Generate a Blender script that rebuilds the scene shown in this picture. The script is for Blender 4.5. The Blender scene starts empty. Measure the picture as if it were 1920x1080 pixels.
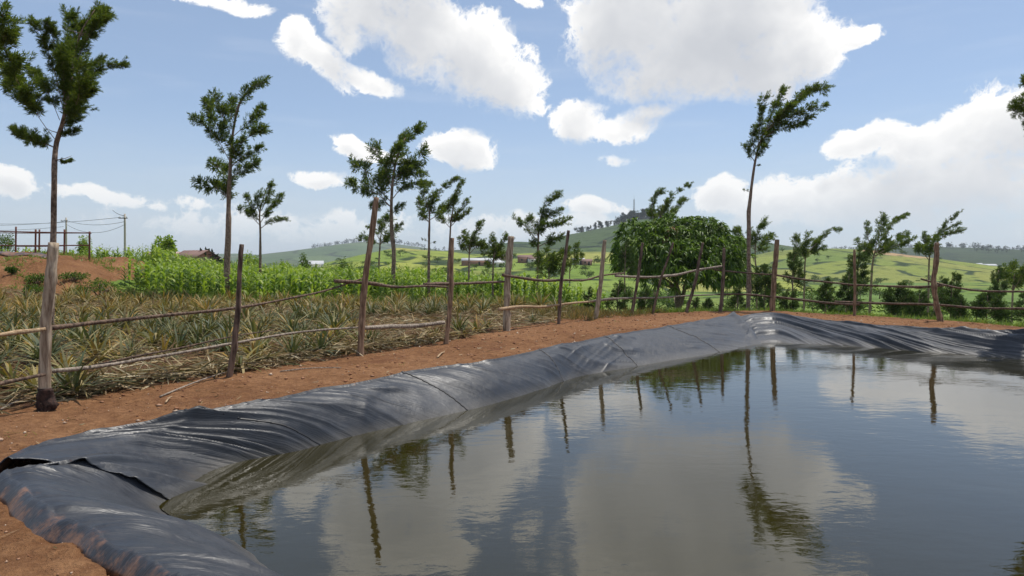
import bpy, math, random
import numpy as np
R = math.radians
random.seed(7)
RNG = np.random.default_rng(11)

# ------------------------------------------------------------------ camera
F = 1280.0; PITCH = math.atan(40/1280.0); HC = 2.25
scn = bpy.context.scene
cam = bpy.data.objects.new('camera', bpy.data.cameras.new('camera'))
scn.collection.objects.link(cam)
cam.location = (0, 0, HC); cam.rotation_euler = (math.pi/2-PITCH, 0, 0)
cam.data.lens = 24.0; cam.data.sensor_width = 36.0; cam.data.clip_start = 0.05; cam.data.clip_end = 20000
scn.camera = cam
scn.view_settings.view_transform = 'Standard'; scn.view_settings.look = 'None'
scn.view_settings.exposure = 0.0; scn.view_settings.gamma = 1.0
scn.render.resolution_x = 1024; scn.render.resolution_y = 576
scn.cycles.max_bounces = 8; scn.cycles.transparent_max_bounces = 8; scn.cycles.volume_bounces = 0
scn.cycles.use_denoising = True

# ------------------------------------------------------------------ sun and sky
SUN = np.array([0.55, 0.50, 1.9]); SUN /= np.linalg.norm(SUN)
sun = bpy.data.lights.new('sun', 'SUN'); sun.energy = 4.6; sun.angle = R(0.5); sun.color = (1.0, 0.955, 0.88)
sun_o = bpy.data.objects.new('sun', sun); scn.collection.objects.link(sun_o)
from mathutils import Vector
sun_o.rotation_euler = Vector((-SUN[0], -SUN[1], -SUN[2])).to_track_quat('-Z', 'Y').to_euler()
sun_o.location = (20, 20, 60)
SKY = 0.14

class NT:
    """small node helper"""
    def __init__(s, tree): s.t = tree; s.n = tree.nodes; s.l = tree.links
    def node(s, kind, ins=None, **props):
        nd = s.n.new(kind)
        for k, v in props.items(): setattr(nd, k, v)
        for k, v in (ins or {}).items():
            sock = nd.inputs[k]
            if isinstance(v, bpy.types.NodeSocket): s.l.new(v, sock)
            else: sock.default_value = v
        return nd
    def math(s, op, a, b=None, c=None, clamp=False):
        ins = {0: a}
        if b is not None: ins[1] = b
        if c is not None: ins[2] = c
        return s.node('ShaderNodeMath', ins, operation=op, use_clamp=clamp).outputs[0]
    def vmath(s, op, a, b=None):
        ins = {0: a}
        if b is not None: ins[1] = b
        nd = s.node('ShaderNodeVectorMath', ins, operation=op)
        return nd.outputs['Value'] if op in ('DOT_PRODUCT', 'LENGTH') else nd.outputs[0]
    def mix(s, f, a, b, mode='MIX'):
        nd = s.node('ShaderNodeMix', data_type='RGBA', blend_type=mode)
        for k, v in ((0, f), (6, a), (7, b)):
            if isinstance(v, bpy.types.NodeSocket): s.l.new(v, nd.inputs[k])
            else: nd.inputs[k].default_value = v if k == 0 else (tuple(v)+(1,))[:4]
        return nd.outputs[2]
    def step(s, v, a, b, o0=0.0, o1=1.0):
        nd = s.node('ShaderNodeMapRange', {0: v, 1: a, 2: b, 3: o0, 4: o1}, interpolation_type='SMOOTHSTEP')
        return nd.outputs[0]
    def noise(s, vec, scale, detail=4, rough=0.5, dist=0.0, out=0):
        return s.node('ShaderNodeTexNoise', {'Vector': vec, 'Scale': scale, 'Detail': detail, 'Roughness': rough, 'Distortion': dist}).outputs[out]
    def ramp(s, v, stops):
        nd = s.node('ShaderNodeValToRGB', {0: v}); cr = nd.color_ramp
        while len(cr.elements) < len(stops): cr.elements.new(0.5)
        for e, (p, c) in zip(cr.elements, stops): e.position = p; e.color = tuple(c)+(1,)
        return nd.outputs[0]

# clouds of the sky: (x, y, rx, ry, tilt, weight) in thousandths of a radian*1.28 around the view north
CLOUDS = [(700,15,95,62,20,1),(790,60,125,74,30,1.1),(882,112,122,72,28,1.1),(945,162,80,52,20,1.1),(655,55,40,50,0,.9),(760,-40,130,50,0,1),
 (558,80,34,36,0,.8),(608,120,68,30,32,.85),(695,150,62,20,14,.7),
 (1190,50,140,95,0,1.25),(1350,60,180,100,0,1.5),(1430,130,130,60,0,1.25),(1290,140,170,52,0,1.2),(1500,105,72,60,0,1),(1585,82,48,14,-10,.6),(1300,-60,260,80,0,1),
 (1086,226,54,38,0,.8),(1140,240,90,26,0,.8),(1215,215,56,15,-6,.65),
 (672,275,50,16,28,.8),(700,292,60,16,12,.6),(605,334,60,15,9,.8),(862,282,70,34,8,.95),(1150,297,36,10,4,.5),(985,8,32,14,15,.7),
 (1625,262,78,26,-12,.9),(1705,275,95,34,-10,.85),(1800,250,70,40,-20,.9),(1870,290,170,85,-25,.9),(1750,330,200,62,-10,.95),(1620,372,190,52,0,.85),(1470,388,120,40,0,.85),(1352,372,52,30,0,.85),(1930,250,90,65,0,.9),(1830,385,220,60,0,.5),
 (30,346,58,19,8,.7),(295,386,22,7,10,.45),(1115,388,60,13,4,.55),(640,402,30,9,0,.4),(230,372,150,9,2,.18),(560,425,240,22,0,.3),(1000,425,160,20,0,.35),
 (1500,12,20,18,30,.4),(430,6,70,9,3,.35)]
def azel(px, py):
    x = (px-960)/F; r = math.hypot(x, 1.0)
    return math.atan2(x, 1.0)*1.28, math.atan2((500-py)/F, r)*1.28
def build_world():
    w = bpy.data.worlds.new('World'); scn.world = w; w.use_nodes = True
    w.cycles.sampling_method = 'MANUAL'; w.cycles.sample_map_resolution = 512
    w.node_tree.nodes.clear()
    g = bpy.data.node_groups.new('cloud_field', 'ShaderNodeTree')
    g.interface.new_socket('P', in_out='INPUT', socket_type='NodeSocketVector')
    g.interface.new_socket('D', in_out='OUTPUT', socket_type='NodeSocketFloat'); g.interface.new_socket('S', in_out='OUTPUT', socket_type='NodeSocketFloat')
    t = NT(g); gi = t.node('NodeGroupInput'); go = t.node('NodeGroupOutput')
    p0 = gi.outputs[0]
    wv = t.noise(p0, 9, 3, 0.5, out=1)
    wv = t.vmath('SUBTRACT', wv, (0.5, 0.5, 0.5))
    wv = t.node('ShaderNodeVectorMath', {0: wv, 'Scale': 0.05}, operation='SCALE').outputs[0]
    p = t.vmath('ADD', p0, wv)
    acc = None
    for (cx, cy, rx, ry, rot, a) in CLOUDS:
        u, v = azel(cx, cy); c = 1/(1+((cx-960)/F)**2)
        pv = p if acc is None else t.node('ShaderNodeVectorMath', {0: acc, 1: (1e-7, 1e-7, 0), 2: p}, operation='MULTIPLY_ADD').outputs[0]  # keeps the blobs evaluated one after another
        nd = t.node('ShaderNodeMapping', {'Vector': pv, 'Location': (u, v, 0), 'Rotation': (0, 0, R(-rot)), 'Scale': (rx/1000*max(c, .75), ry/1000, 1)}, vector_type='TEXTURE')
        q = t.vmath('DOT_PRODUCT', nd.outputs[0], nd.outputs[0])
        f = t.math('MULTIPLY_ADD', q, -a*0.9, a)
        f = t.math('MAXIMUM', f, -1.2)
        acc = f if acc is None else t.math('SMOOTH_MAX', acc, f, 0.22)
    # other clouds elsewhere in the sky, away from those above
    sx = t.node('ShaderNodeSeparateXYZ', {0: p0})
    away = t.math('MAXIMUM', t.step(t.math('ABSOLUTE', sx.outputs[0]), 1.0, 1.3), t.step(sx.outputs[1], 0.78, 1.0))
    far = t.step(t.noise(p0, 2.6, 2, 0.5), 0.46, 0.68, -1.2, 1.0)
    far = t.math('MULTIPLY_ADD', away, 2.2, t.math('ADD', far, -2.2))
    acc = t.math('MAXIMUM', acc, far)
    n1 = t.noise(p, 15, 10, 0.55)
    smooth = t.math('ADD', acc, t.math('MULTIPLY_ADD', t.noise(p, 13, 3, 0.5), 2.2, -1.1))
    t.l.new(smooth, go.inputs[1])
    bill = t.math('ABSOLUTE', t.math('MULTIPLY_ADD', t.noise(p, 44, 6, 0.65), 2.0, -1.0))
    d = t.math('ADD', acc, t.math('MULTIPLY_ADD', n1, 2.3, -1.15))
    d = t.math('ADD', d, t.math('MULTIPLY_ADD', bill, -1.0, 0.28))
    t.l.new(d, go.inputs[0])
    k = NT(w.node_tree)
    tc = k.node('ShaderNodeTexCoord'); dv = tc.outputs['Generated']
    s = k.node('ShaderNodeSeparateXYZ', {0: dv})
    az = k.math('MULTIPLY', k.math('ARCTAN2', s.outputs[0], s.outputs[1]), 1.28)
    el0 = k.math('ARCSINE', k.math('MINIMUM', k.math('MAXIMUM', s.outputs[2], -1.0), 1.0))
    el = k.math('MULTIPLY', el0, 1.28)
    P = k.node('ShaderNodeCombineXYZ', {0: az, 1: el, 2: 0.0}).outputs[0]
    def D(off, after=None):
        pp = k.vmath('ADD', P, off) if off else P
        if after is not None: pp = k.node('ShaderNodeVectorMath', {0: after, 1: (1e-7, 1e-7, 0), 2: pp}, operation='MULTIPLY_ADD').outputs[0]
        nd = k.n.new('ShaderNodeGroup'); nd.node_tree = g
        k.l.new(pp, nd.inputs[0]); return nd.outputs
    d0 = D(None)[0]; d1, s1 = D((0.005, 0.016, 0), d0)[:2]; d2 = D((0.012, 0.055, 0), d1)[1]
    d1 = k.math('ADD', k.math('MULTIPLY', d1, .3), k.math('MULTIPLY', s1, .7))
    od = k.math('ADD', k.math('MAXIMUM', d1, 0.0), k.math('MULTIPLY', k.math('MAXIMUM', d2, 0.0), 1.1))
    soft = k.math('MULTIPLY_ADD', k.math('MINIMUM', k.math('MAXIMUM', d2, 0.0), 1.0), .8, .42)
    mask = k.node('ShaderNodeMapRange', {0: d0, 1: -0.06, 2: soft, 3: 0.0, 4: 1.0}, interpolation_type='SMOOTHSTEP').outputs[0]
    lit = k.math('POWER', 2.718, k.math('MULTIPLY', od, -0.44))
    mask = k.math('MULTIPLY', mask, k.step(el, 0.02, 0.13, .15, 1.0))
    lit = k.math('ADD', lit, k.math('MULTIPLY', k.step(d0, 0.9, 0.1), 0.18), clamp=True)
    # far low clouds are veiled by air
    low = k.step(el, 0.0, 0.26)
    ccol = k.mix(lit, (0.47, 0.50, 0.56), (1.10, 1.09, 1.07))
    ccol = k.mix(low, k.mix(0.42, ccol, (0.63, 0.685, 0.745)), ccol)
    sky = k.node('ShaderNodeTexSky', sky_type='NISHITA', sun_disc=False, sun_elevation=math.asin(SUN[2]), sun_rotation=math.atan2(SUN[0], SUN[1]), air_density=1.0, dust_density=1.2, ozone_density=1.3, altitude=1500)
    sc = k.node('ShaderNodeVectorMath', {0: sky.outputs[0], 'Scale': 1.0}, operation='SCALE').outputs[0]
    cc = k.node('ShaderNodeVectorMath', {0: ccol, 'Scale': 1.0/SKY}, operation='SCALE').outputs[0]
    veil = k.step(el, 0.30, -0.02)
    hz = k.node('ShaderNodeVectorMath', {0: (0.59, 0.665, 0.75), 'Scale': 1.0/SKY}, operation='SCALE').outputs[0]
    streak = k.noise(k.node('ShaderNodeMapping', {'Vector': P, 'Scale': (1.6, 11, 1)}).outputs[0], 2.0, 5, 0.55)
    veil = k.math('MULTIPLY', veil, k.step(streak, 0.25, 0.75, 0.72, 1.0))
    hi = k.math('MULTIPLY', k.step(streak, 0.5, 0.8), 0.10)
    base = k.mix(.38, sc, k.node('ShaderNodeVectorMath', {0: (.44, .56, .74), 'Scale': 1.0/SKY}, operation='SCALE').outputs[0])
    base = k.mix(veil, base, hz)
    base = k.mix(hi, base, cc)
    col = k.mix(mask, base, cc)
    bg = k.node('ShaderNodeBackground', {'Color': col, 'Strength': SKY})
    out = k.node('ShaderNodeOutputWorld'); k.l.new(bg.outputs[0], out.inputs[0])
build_world()

# ------------------------------------------------------------------ maths helpers
def ss(a, b, x):
    t = np.clip((np.asarray(x, float)-a)/(b-a), 0, 1); return t*t*(3-2*t)
def _h(ix, iy, seed):
    n = (ix.astype(np.int64)*374761393 + iy.astype(np.int64)*668265263 + seed*1442695041) & 0xffffffff
    n = ((n ^ (n >> 13))*1274126177) & 0xffffffff
    n = (n ^ (n >> 16)) & 0xffffff
    return n/float(0xffffff)
def vn(x, y, seed=0):
    x = np.asarray(x, float); y = np.asarray(y, float)
    x, y = np.broadcast_arrays(x, y)
    ix = np.floor(x); iy = np.floor(y); fx = x-ix; fy = y-iy
    fx = fx*fx*fx*(fx*(fx*6-15)+10); fy = fy*fy*fy*(fy*(fy*6-15)+10)
    a = _h(ix, iy, seed); b = _h(ix+1, iy, seed); c = _h(ix, iy+1, seed); d = _h(ix+1, iy+1, seed)
    return (a*(1-fx)+b*fx)*(1-fy)+(c*(1-fx)+d*fx)*fy
def fbm(x, y, oct=4, seed=0, rough=0.5):
    s = 0; a = 1; t = 0
    for i in range(oct):
        s = s + a*vn(x*2**i+17.3*i, y*2**i-9.1*i, seed+i); t += a; a *= rough
    return s/t
_fw = np.array([0, math.cos(PITCH), -math.sin(PITCH)]); _up = np.array([0, math.sin(PITCH), math.cos(PITCH)])
def ray(px, py):
    v = np.array([(px-960)/F, 0, 0]) + _up*((540-py)/F) + _fw
    return v/v[1]
def P(px, py, d):
    return ray(px, py)*d + np.array([0, 0, HC])

def poly_sd(poly, X, Y):
    """signed distance, negative inside"""
    X = np.asarray(X, float); Y = np.asarray(Y, float)
    X, Y = np.broadcast_arrays(X, Y)
    dmin = np.full(X.shape, 1e18); ins = np.zeros(X.shape, bool); n = len(poly)
    for i in range(n):
        ax, ay = poly[i]; bx, by = poly[(i+1) % n]
        ex, ey = bx-ax, by-ay; wx, wy = X-ax, Y-ay
        t = np.clip((wx*ex+wy*ey)/(ex*ex+ey*ey+1e-12), 0, 1)
        dmin = np.minimum(dmin, (wx-t*ex)**2+(wy-t*ey)**2)
        c = ((ay > Y) != (by > Y)) & (X < (bx-ax)*(Y-ay)/((by-ay) if by != ay else 1e-12)+ax)
        ins ^= c
    d = np.sqrt(dmin)
    return np.where(ins, -d, d)

# ------------------------------------------------------------------ lie of the land
def plateau(X, Y):
    X = np.asarray(X, float); Y = np.asarray(Y, float)
    z = 0.49 + 0*Y - 0.07*ss(4, 13, X)
    z = z + 1.0*ss(-12, -30, X)*ss(22, 42, Y) + .5*ss(-20, -34, X)*ss(44, 56, Y)
    z = z + 1.55*ss(-20.5, -26, X+0.12*(Y-38)+1.2*(vn(X*.3, Y*.3, 3)-.5))*ss(29, 37, Y+1.5*(vn(X*.35, Y*.35, 5)-.5))*(1-ss(44, 56, Y))
    return z
def plat_foot(px, py):
    v = ray(px, py); d = 20.0
    for _ in range(40):
        z = float(plateau(v[0]*d, d)); d = 0.5*d + 0.5*(HC-z)/max(-v[2], 1e-3)
    return v[0]*d, d, float(plateau(v[0]*d, d))

POSTS = [ # foot px, foot py, top px, top py, width px, bend px
 (84,765,100,455,27,-6),(428,706,453,458,14,6),(675,666,706,370,16,-5),(835,644,848,446,12,4),(950,620,958,443,17,-3),
 (1047,607,1066,432,9,-3),(1116,598,1134,450,11,2),(1183,590,1205,455,8,2),(1223,588,1262,455,6,-3),(1285,585,1318,455,8,4),
 (1350,584,1358,465,9,2),(1448,583,1457,449,13,-1),(1602,592,1602,468,7,1),(1766,602,1757,455,13,-11),(2010,622,2000,480,10,0)]
post_xy = [plat_foot(p[0], p[1]) for p in POSTS]
fence_line = [(-9.0, 1.6)] + [(a, b) for a, b, _ in post_xy]
FENCE = np.array(fence_line)
FX = [-200] + [p[0] for p in POSTS] + [2300]; FD = [7.0] + [q[1] for q in post_xy] + [17.0]
def fence_d(px): return float(np.interp(px, FX, FD))

far_edge = [(a+0.15, b+0.35) for a, b, _ in post_xy[7:13]] + [(a+0.45, b+0.35) for a, b, _ in post_xy[13:]]
PLATEAU = [(-90,-60),(-90,62),(-30,62),(-4,50),(0.8,34),(2.2,28),(3.0,24.5)] + far_edge + [(26,12),(34,2),(34,-60)]

# pond: W = waterline, E = outer edge of the liner
def wl(px, py):
    v = ray(px, py); d = HC/-v[2]; return (v[0]*d, d)
def el_(px, py):
    a, b, _ = plat_foot(px, py); return (a, b)
W_left = [wl(*p) for p in [(311,938),(356,898),(440,868),(550,846),(612,829),(740,798),(894,765),(978,741),(1097,703),(1210,683),(1331,663),(1424,643)]]
E_left = [el_(*p) for p in [(-30,893),(60,850),(145,822),(300,797),(456,772),(612,736),(769,704),(894,686),(1034,656),(1175,628),(1316,603),(1372,592)]]
W_far = [wl(*p) for p in [(1424,643),(1526,644),(1620,650),(1720,658),(1810,664),(1914,672)]] + [(17.6,13.4)]
W_side = [(17.6,13.4),(17.9,8.0),(8.4,-4.8)]; E_side = [(18.9,14.2),(19.3,7.6),(8.6,-6.3)]
E_far = [el_(*p) for p in [(1398,591),(1440,590),(1494,597),(1590,607),(1687,616),(1800,624),(1914,630)]] + [(18.9,14.2)]
W_near = [wl(*p) for p in [(311,938),(444,1026),(510,1074)]] + [(1.2,2.2),(8.4,-4.8)]
E_near = [el_(*p) for p in [(-14,905),(18,938),(47,970),(92,997),(127,1006),(166,1047),(219,1082)]] + [(0.2,1.35),(8.6,-6.3)]
W_POLY = W_left[:-1] + W_far[:-1] + W_side[:-1] + W_near[::-1][:-1]
E_POLY = E_left[:-1] + E_far[:-1] + E_side[:-1] + E_near[::-1][:-1]

def ridge_(a, b): return (1-np.abs(2*vn(a, b, 71)-1))**4
def land(X, Y, detail=True):
    X = np.asarray(X, float); Y = np.asarray(Y, float)
    z = plateau(X, Y)
    far = (np.hypot(X, Y) > 5)
    out = np.maximum(poly_sd(PLATEAU, X, Y), 0)
    base = -7.2 + 1.2*(vn(X/160, Y/160, 21)-.5)
    k = 1-np.exp(-out/42.0)
    z = z*(1-k) + base*k
    if detail:
        near = np.clip(1-np.hypot(X, Y-8)/60, 0, 1)
        z = z + near*(0.06*(fbm(X*.9, Y*.9, 3, 31)-.5) + 0.085*(fbm(X*3.1, Y*3.1, 4, 37, .6)-.5))
        md = ss(-20, -24, X)*ss(28, 33, Y)*(1-ss(50, 60, Y)); z = z + md*(.55*(fbm(X*.55, Y*.55, 4, 61, .6)-.5) - .18*ridge_(X*.7+.3*Y, Y*.16))
        s = poly_sd(FENCE_ZONE, X, Y)
        z = z + np.where(s < 0, 0.14*(fbm(X*1.1, Y*1.1, 3, 41)-.5)*np.clip(-s, 0, 1), 0)
    e = poly_sd(E_POLY, X, Y)
    z = np.where(e < 0, z - 0.10 - 1.5*np.minimum(-e, 1.4), z)
    return z
def ground_z(x, y): return float(land(np.array([x]), np.array([y]))[0])
# field of pineapples: left of the fence
fl = [(a-0.25, b+0.25) for a, b in fence_line[:7]]
FENCE_ZONE = fl + [(2.0,26.5),(0.0,31),(-9,31.7),(-18,34.3),(-21,33.5),(-24,32),(-50,29),(-50,-10),(-12,-10)]

# ------------------------------------------------------------------ mesh helpers
COL = scn.collection
def mesh_from(name, V, Fs, smooth=False):
    me = bpy.data.meshes.new(name)
    V = np.ascontiguousarray(V, np.float32)
    if isinstance(Fs, np.ndarray):
        n, k = Fs.shape
        me.vertices.add(len(V)); me.vertices.foreach_set('co', V.ravel())
        me.loops.add(n*k); me.loops.foreach_set('vertex_index', np.ascontiguousarray(Fs, np.int32).ravel())
        me.polygons.add(n); me.polygons.foreach_set('loop_start', np.arange(0, n*k, k, dtype=np.int32))
        me.update(calc_edges=True)
    else:
        me.from_pydata(V.tolist(), [], Fs)
    if smooth: me.polygons.foreach_set('use_smooth', np.ones(len(me.polygons), bool))
    return me
def link(name, me, mat=None, parent=None, loc=None):
    o = bpy.data.objects.new(name, me); COL.objects.link(o)
    if mat is not None and me is not None and not me.materials: me.materials.append(mat)
    if parent is not None: o.parent = parent
    if loc is not None: o.location = tuple(loc)
    return o
def empty(name, loc, rz=0.0):
    o = bpy.data.objects.new(name, None); COL.objects.link(o)
    o.location = tuple(float(c) for c in loc); o.rotation_euler = (0, 0, rz); o.empty_display_size = 0.3
    return o
def tag(o, label=None, cat=None, group=None, kind=None):
    if label: o['label'] = label
    if cat: o['category'] = cat
    if group: o['group'] = group
    if kind: o['kind'] = kind
    return o
class MB:
    def __init__(s): s.V = []; s.Q = []; s.T = []; s.n = 0
    def add(s, V, Q=None, T=None):
        V = np.asarray(V, float).reshape(-1, 3)
        if Q is not None and len(Q): s.Q.append(np.asarray(Q, int)+s.n)
        if T is not None and len(T): s.T.append(np.asarray(T, int)+s.n)
        s.V.append(V); s.n += len(V)
    def mesh(s, name, smooth=False, origin=None):
        V = np.concatenate(s.V) if s.V else np.zeros((0, 3))
        if origin is not None: V = V - np.asarray(origin, float)
        if s.Q and s.T:
            F_ = [list(map(int, r)) for q in s.Q for r in q] + [list(map(int, r)) for q in s.T for r in q]
            return mesh_from(name, V, F_, smooth)
        return mesh_from(name, V, np.concatenate(s.Q or s.T), smooth)
def norm(v): return v/np.maximum(np.linalg.norm(v, axis=-1, keepdims=True), 1e-9)
def resample(pts, n):
    pts = np.asarray(pts, float); d = np.r_[0, np.cumsum(np.linalg.norm(np.diff(pts, axis=0), axis=1))]
    t = np.linspace(0, d[-1], n)
    # smooth: catmull style through cubic hermite
    m = np.gradient(pts, d+np.arange(len(d))*1e-9, axis=0)
    out = np.zeros((n, pts.shape[1])); idx = np.clip(np.searchsorted(d, t, 'right')-1, 0, len(d)-2)
    h = (d[idx+1]-d[idx]); u = ((t-d[idx])/np.maximum(h, 1e-9))[:, None]; h = h[:, None]
    a, b, ma, mb = pts[idx], pts[idx+1], m[idx], m[idx+1]
    return (2*u**3-3*u**2+1)*a+(u**3-2*u**2+u)*h*ma+(-2*u**3+3*u**2)*b+(u**3-u**2)*h*mb
def tube(mb, pts, rad, sides=8, n=None, rough=0.0, knots=0, seed=0, cap=True):
    """tapered, slightly lumpy round length along a path"""
    pts = np.asarray(pts, float); rad = np.asarray(rad, float) if np.ndim(rad) else np.full(len(pts), float(rad))
    if n:
        d = np.r_[0, np.cumsum(np.linalg.norm(np.diff(pts, axis=0), axis=1))]
        rad = np.interp(np.linspace(0, d[-1], n), d, rad); pts = resample(pts, n)
    m = len(pts); tg = norm(np.gradient(pts, axis=0))
    ref = np.array([0, 0, 1.0]) if abs(tg[0, 2]) < .8 else np.array([1.0, 0, 0])
    a = norm(np.cross(tg, ref)); b = np.cross(tg, a)
    th = np.linspace(0, 2*np.pi, sides, endpoint=False)
    rr = rad[:, None]*np.ones((1, sides))
    if rough:
        S = np.arange(m)[:, None]
        rr = rr*(1+rough*(2*vn(S*.55+seed, np.cos(th)[None]*1.5+seed*3+10, seed)-1)+rough*.7*(2*vn(S*.2+seed*2, np.sin(th)[None]*2+20, seed+5)-1))
    rs = np.random.default_rng(seed+99)
    for _ in range(knots):
        ks = rs.uniform(.1, .95)*m; kt = rs.uniform(0, 2*np.pi)
        da = np.angle(np.exp(1j*(th-kt)))
        rr = rr*(1+0.5*np.exp(-((np.arange(m)[:, None]-ks)/1.0)**2-(da[None]/0.55)**2))
    V = pts[:, None]+rr[..., None]*(np.cos(th)[None, :, None]*a[:, None]+np.sin(th)[None, :, None]*b[:, None])
    V = V.reshape(-1, 3); i = np.arange(m-1)[:, None]*sides; j = np.arange(sides)[None]; j2 = (j+1) % sides
    Q = np.stack([i+j, i+j2, i+sides+j2, i+sides+j], -1).reshape(-1, 4)
    if cap:
        c0, c1 = len(V), len(V)+1
        V = np.vstack([V, pts[:1], pts[-1:]]); jj = np.arange(sides); k2 = (jj+1) % sides
        # caps as degenerate-free quads (pairs)
        T = []
        for q in range(0, sides, 2):
            T.append([c0, (q+2) % sides, (q+1) % sides, q]); o = (m-1)*sides
            T.append([c1, o+q, o+(q+1) % sides, o+(q+2) % sides])
        Q = np.vstack([Q, np.array(T)])
    mb.add(V, Q)
def kites(mb, B, D, L, Wd, rng, droop=0.0, fold=False):
    """leaf blades: one kite (or two quads when fold) per row"""
    n = len(B); D = norm(D); L = np.broadcast_to(L, (n,))[:, None]; Wd = np.broadcast_to(Wd, (n,))[:, None]
    s = norm(np.cross(D, norm(rng.normal(size=(n, 3))))); dn = np.array([0, 0, -1.0])
    if not fold:
        V = np.stack([B, B+D*L*.45+s*Wd/2, B+D*L+dn*droop*L, B+D*L*.45-s*Wd/2], 1)
        mb.add(V, np.arange(n*4).reshape(n, 4))
    else:
        m1 = B+D*L*.3; m2 = B+D*L*.68+dn*droop*.4*L; tip = B+D*L*.97+dn*droop*L
        V = np.stack([B-s*Wd*.15, B+s*Wd*.15, m1+s*Wd/2, m1-s*Wd/2, m2+s*Wd*.38, m2-s*Wd*.38, tip+s*Wd*.05, tip-s*Wd*.05], 1)
        base = np.arange(n)[:, None, None]*8
        mb.add(V, (base+np.array([[0,1,2,3],[3,2,4,5],[5,4,6,7]])[None]).reshape(-1, 4))

# ------------------------------------------------------------------ materials
def new_mat(name):
    m = bpy.data.materials.new(name); m.use_nodes = True; m.node_tree.nodes.clear(); return m, NT(m.node_tree)
def finish(k, sh): o = k.node('ShaderNodeOutputMaterial'); k.l.new(sh, o.inputs[0])
def principled(k, col, rough=0.7, bump=None, spec=0.4, **extra):
    ins = {'Base Color': col if isinstance(col, bpy.types.NodeSocket) else tuple(col)+(1,), 'Roughness': rough, 'Specular IOR Level': spec}
    ins.update(extra)
    if bump is not None: ins['Normal'] = bump
    return k.node('ShaderNodeBsdfPrincipled', ins).outputs[0]
def bump(k, h, dist=0.02, strength=1.0):
    return k.node('ShaderNodeBump', {'Height': h, 'Distance': dist, 'Strength': strength}).outputs[0]
def leaf_mat(name, cols, trans=0.35, rough=0.45, spec=0.35):
    m, k = new_mat(name)
    gm = k.node('ShaderNodeNewGeometry'); oi = k.node('ShaderNodeObjectInfo')
    r = k.math('ADD', k.math('MULTIPLY', gm.outputs['Random Per Island'], 0.86), k.math('MULTIPLY', oi.outputs['Random'], 0.14))
    c = k.ramp(r, [(i/(len(cols)-1), x) for i, x in enumerate(cols)])
    p = principled(k, c, rough, None, spec)
    t = k.node('ShaderNodeBsdfTranslucent', {'Color': k.mix(1.0, c, (1.25, 1.35, 0.6), 'MULTIPLY')}).outputs[0]
    mx = k.node('ShaderNodeMixShader', {0: trans, 1: p, 2: t})
    finish(k, mx.outputs[0]); return m
def bark_mat(name, dark, light, scale=9.0, stretch=0.14, streak=0.5):
    m, k = new_mat(name); tc = k.node('ShaderNodeTexCoord').outputs['Object']
    v = k.node('ShaderNodeMapping', {'Vector': tc, 'Scale': (1, 1, stretch)}).outputs[0]
    n = k.noise(v, scale*3, 6, 0.65); n2 = k.noise(tc, scale*.35, 4, 0.6)
    c = k.mix(k.step(n, .35, .68), dark, light)
    c = k.mix(k.math('MULTIPLY', k.step(n2, .5, .72), streak), c, [x*.45 for x in dark])
    finish(k, principled(k, c, .85, bump(k, n, .012, .9), .25)); return m

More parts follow.
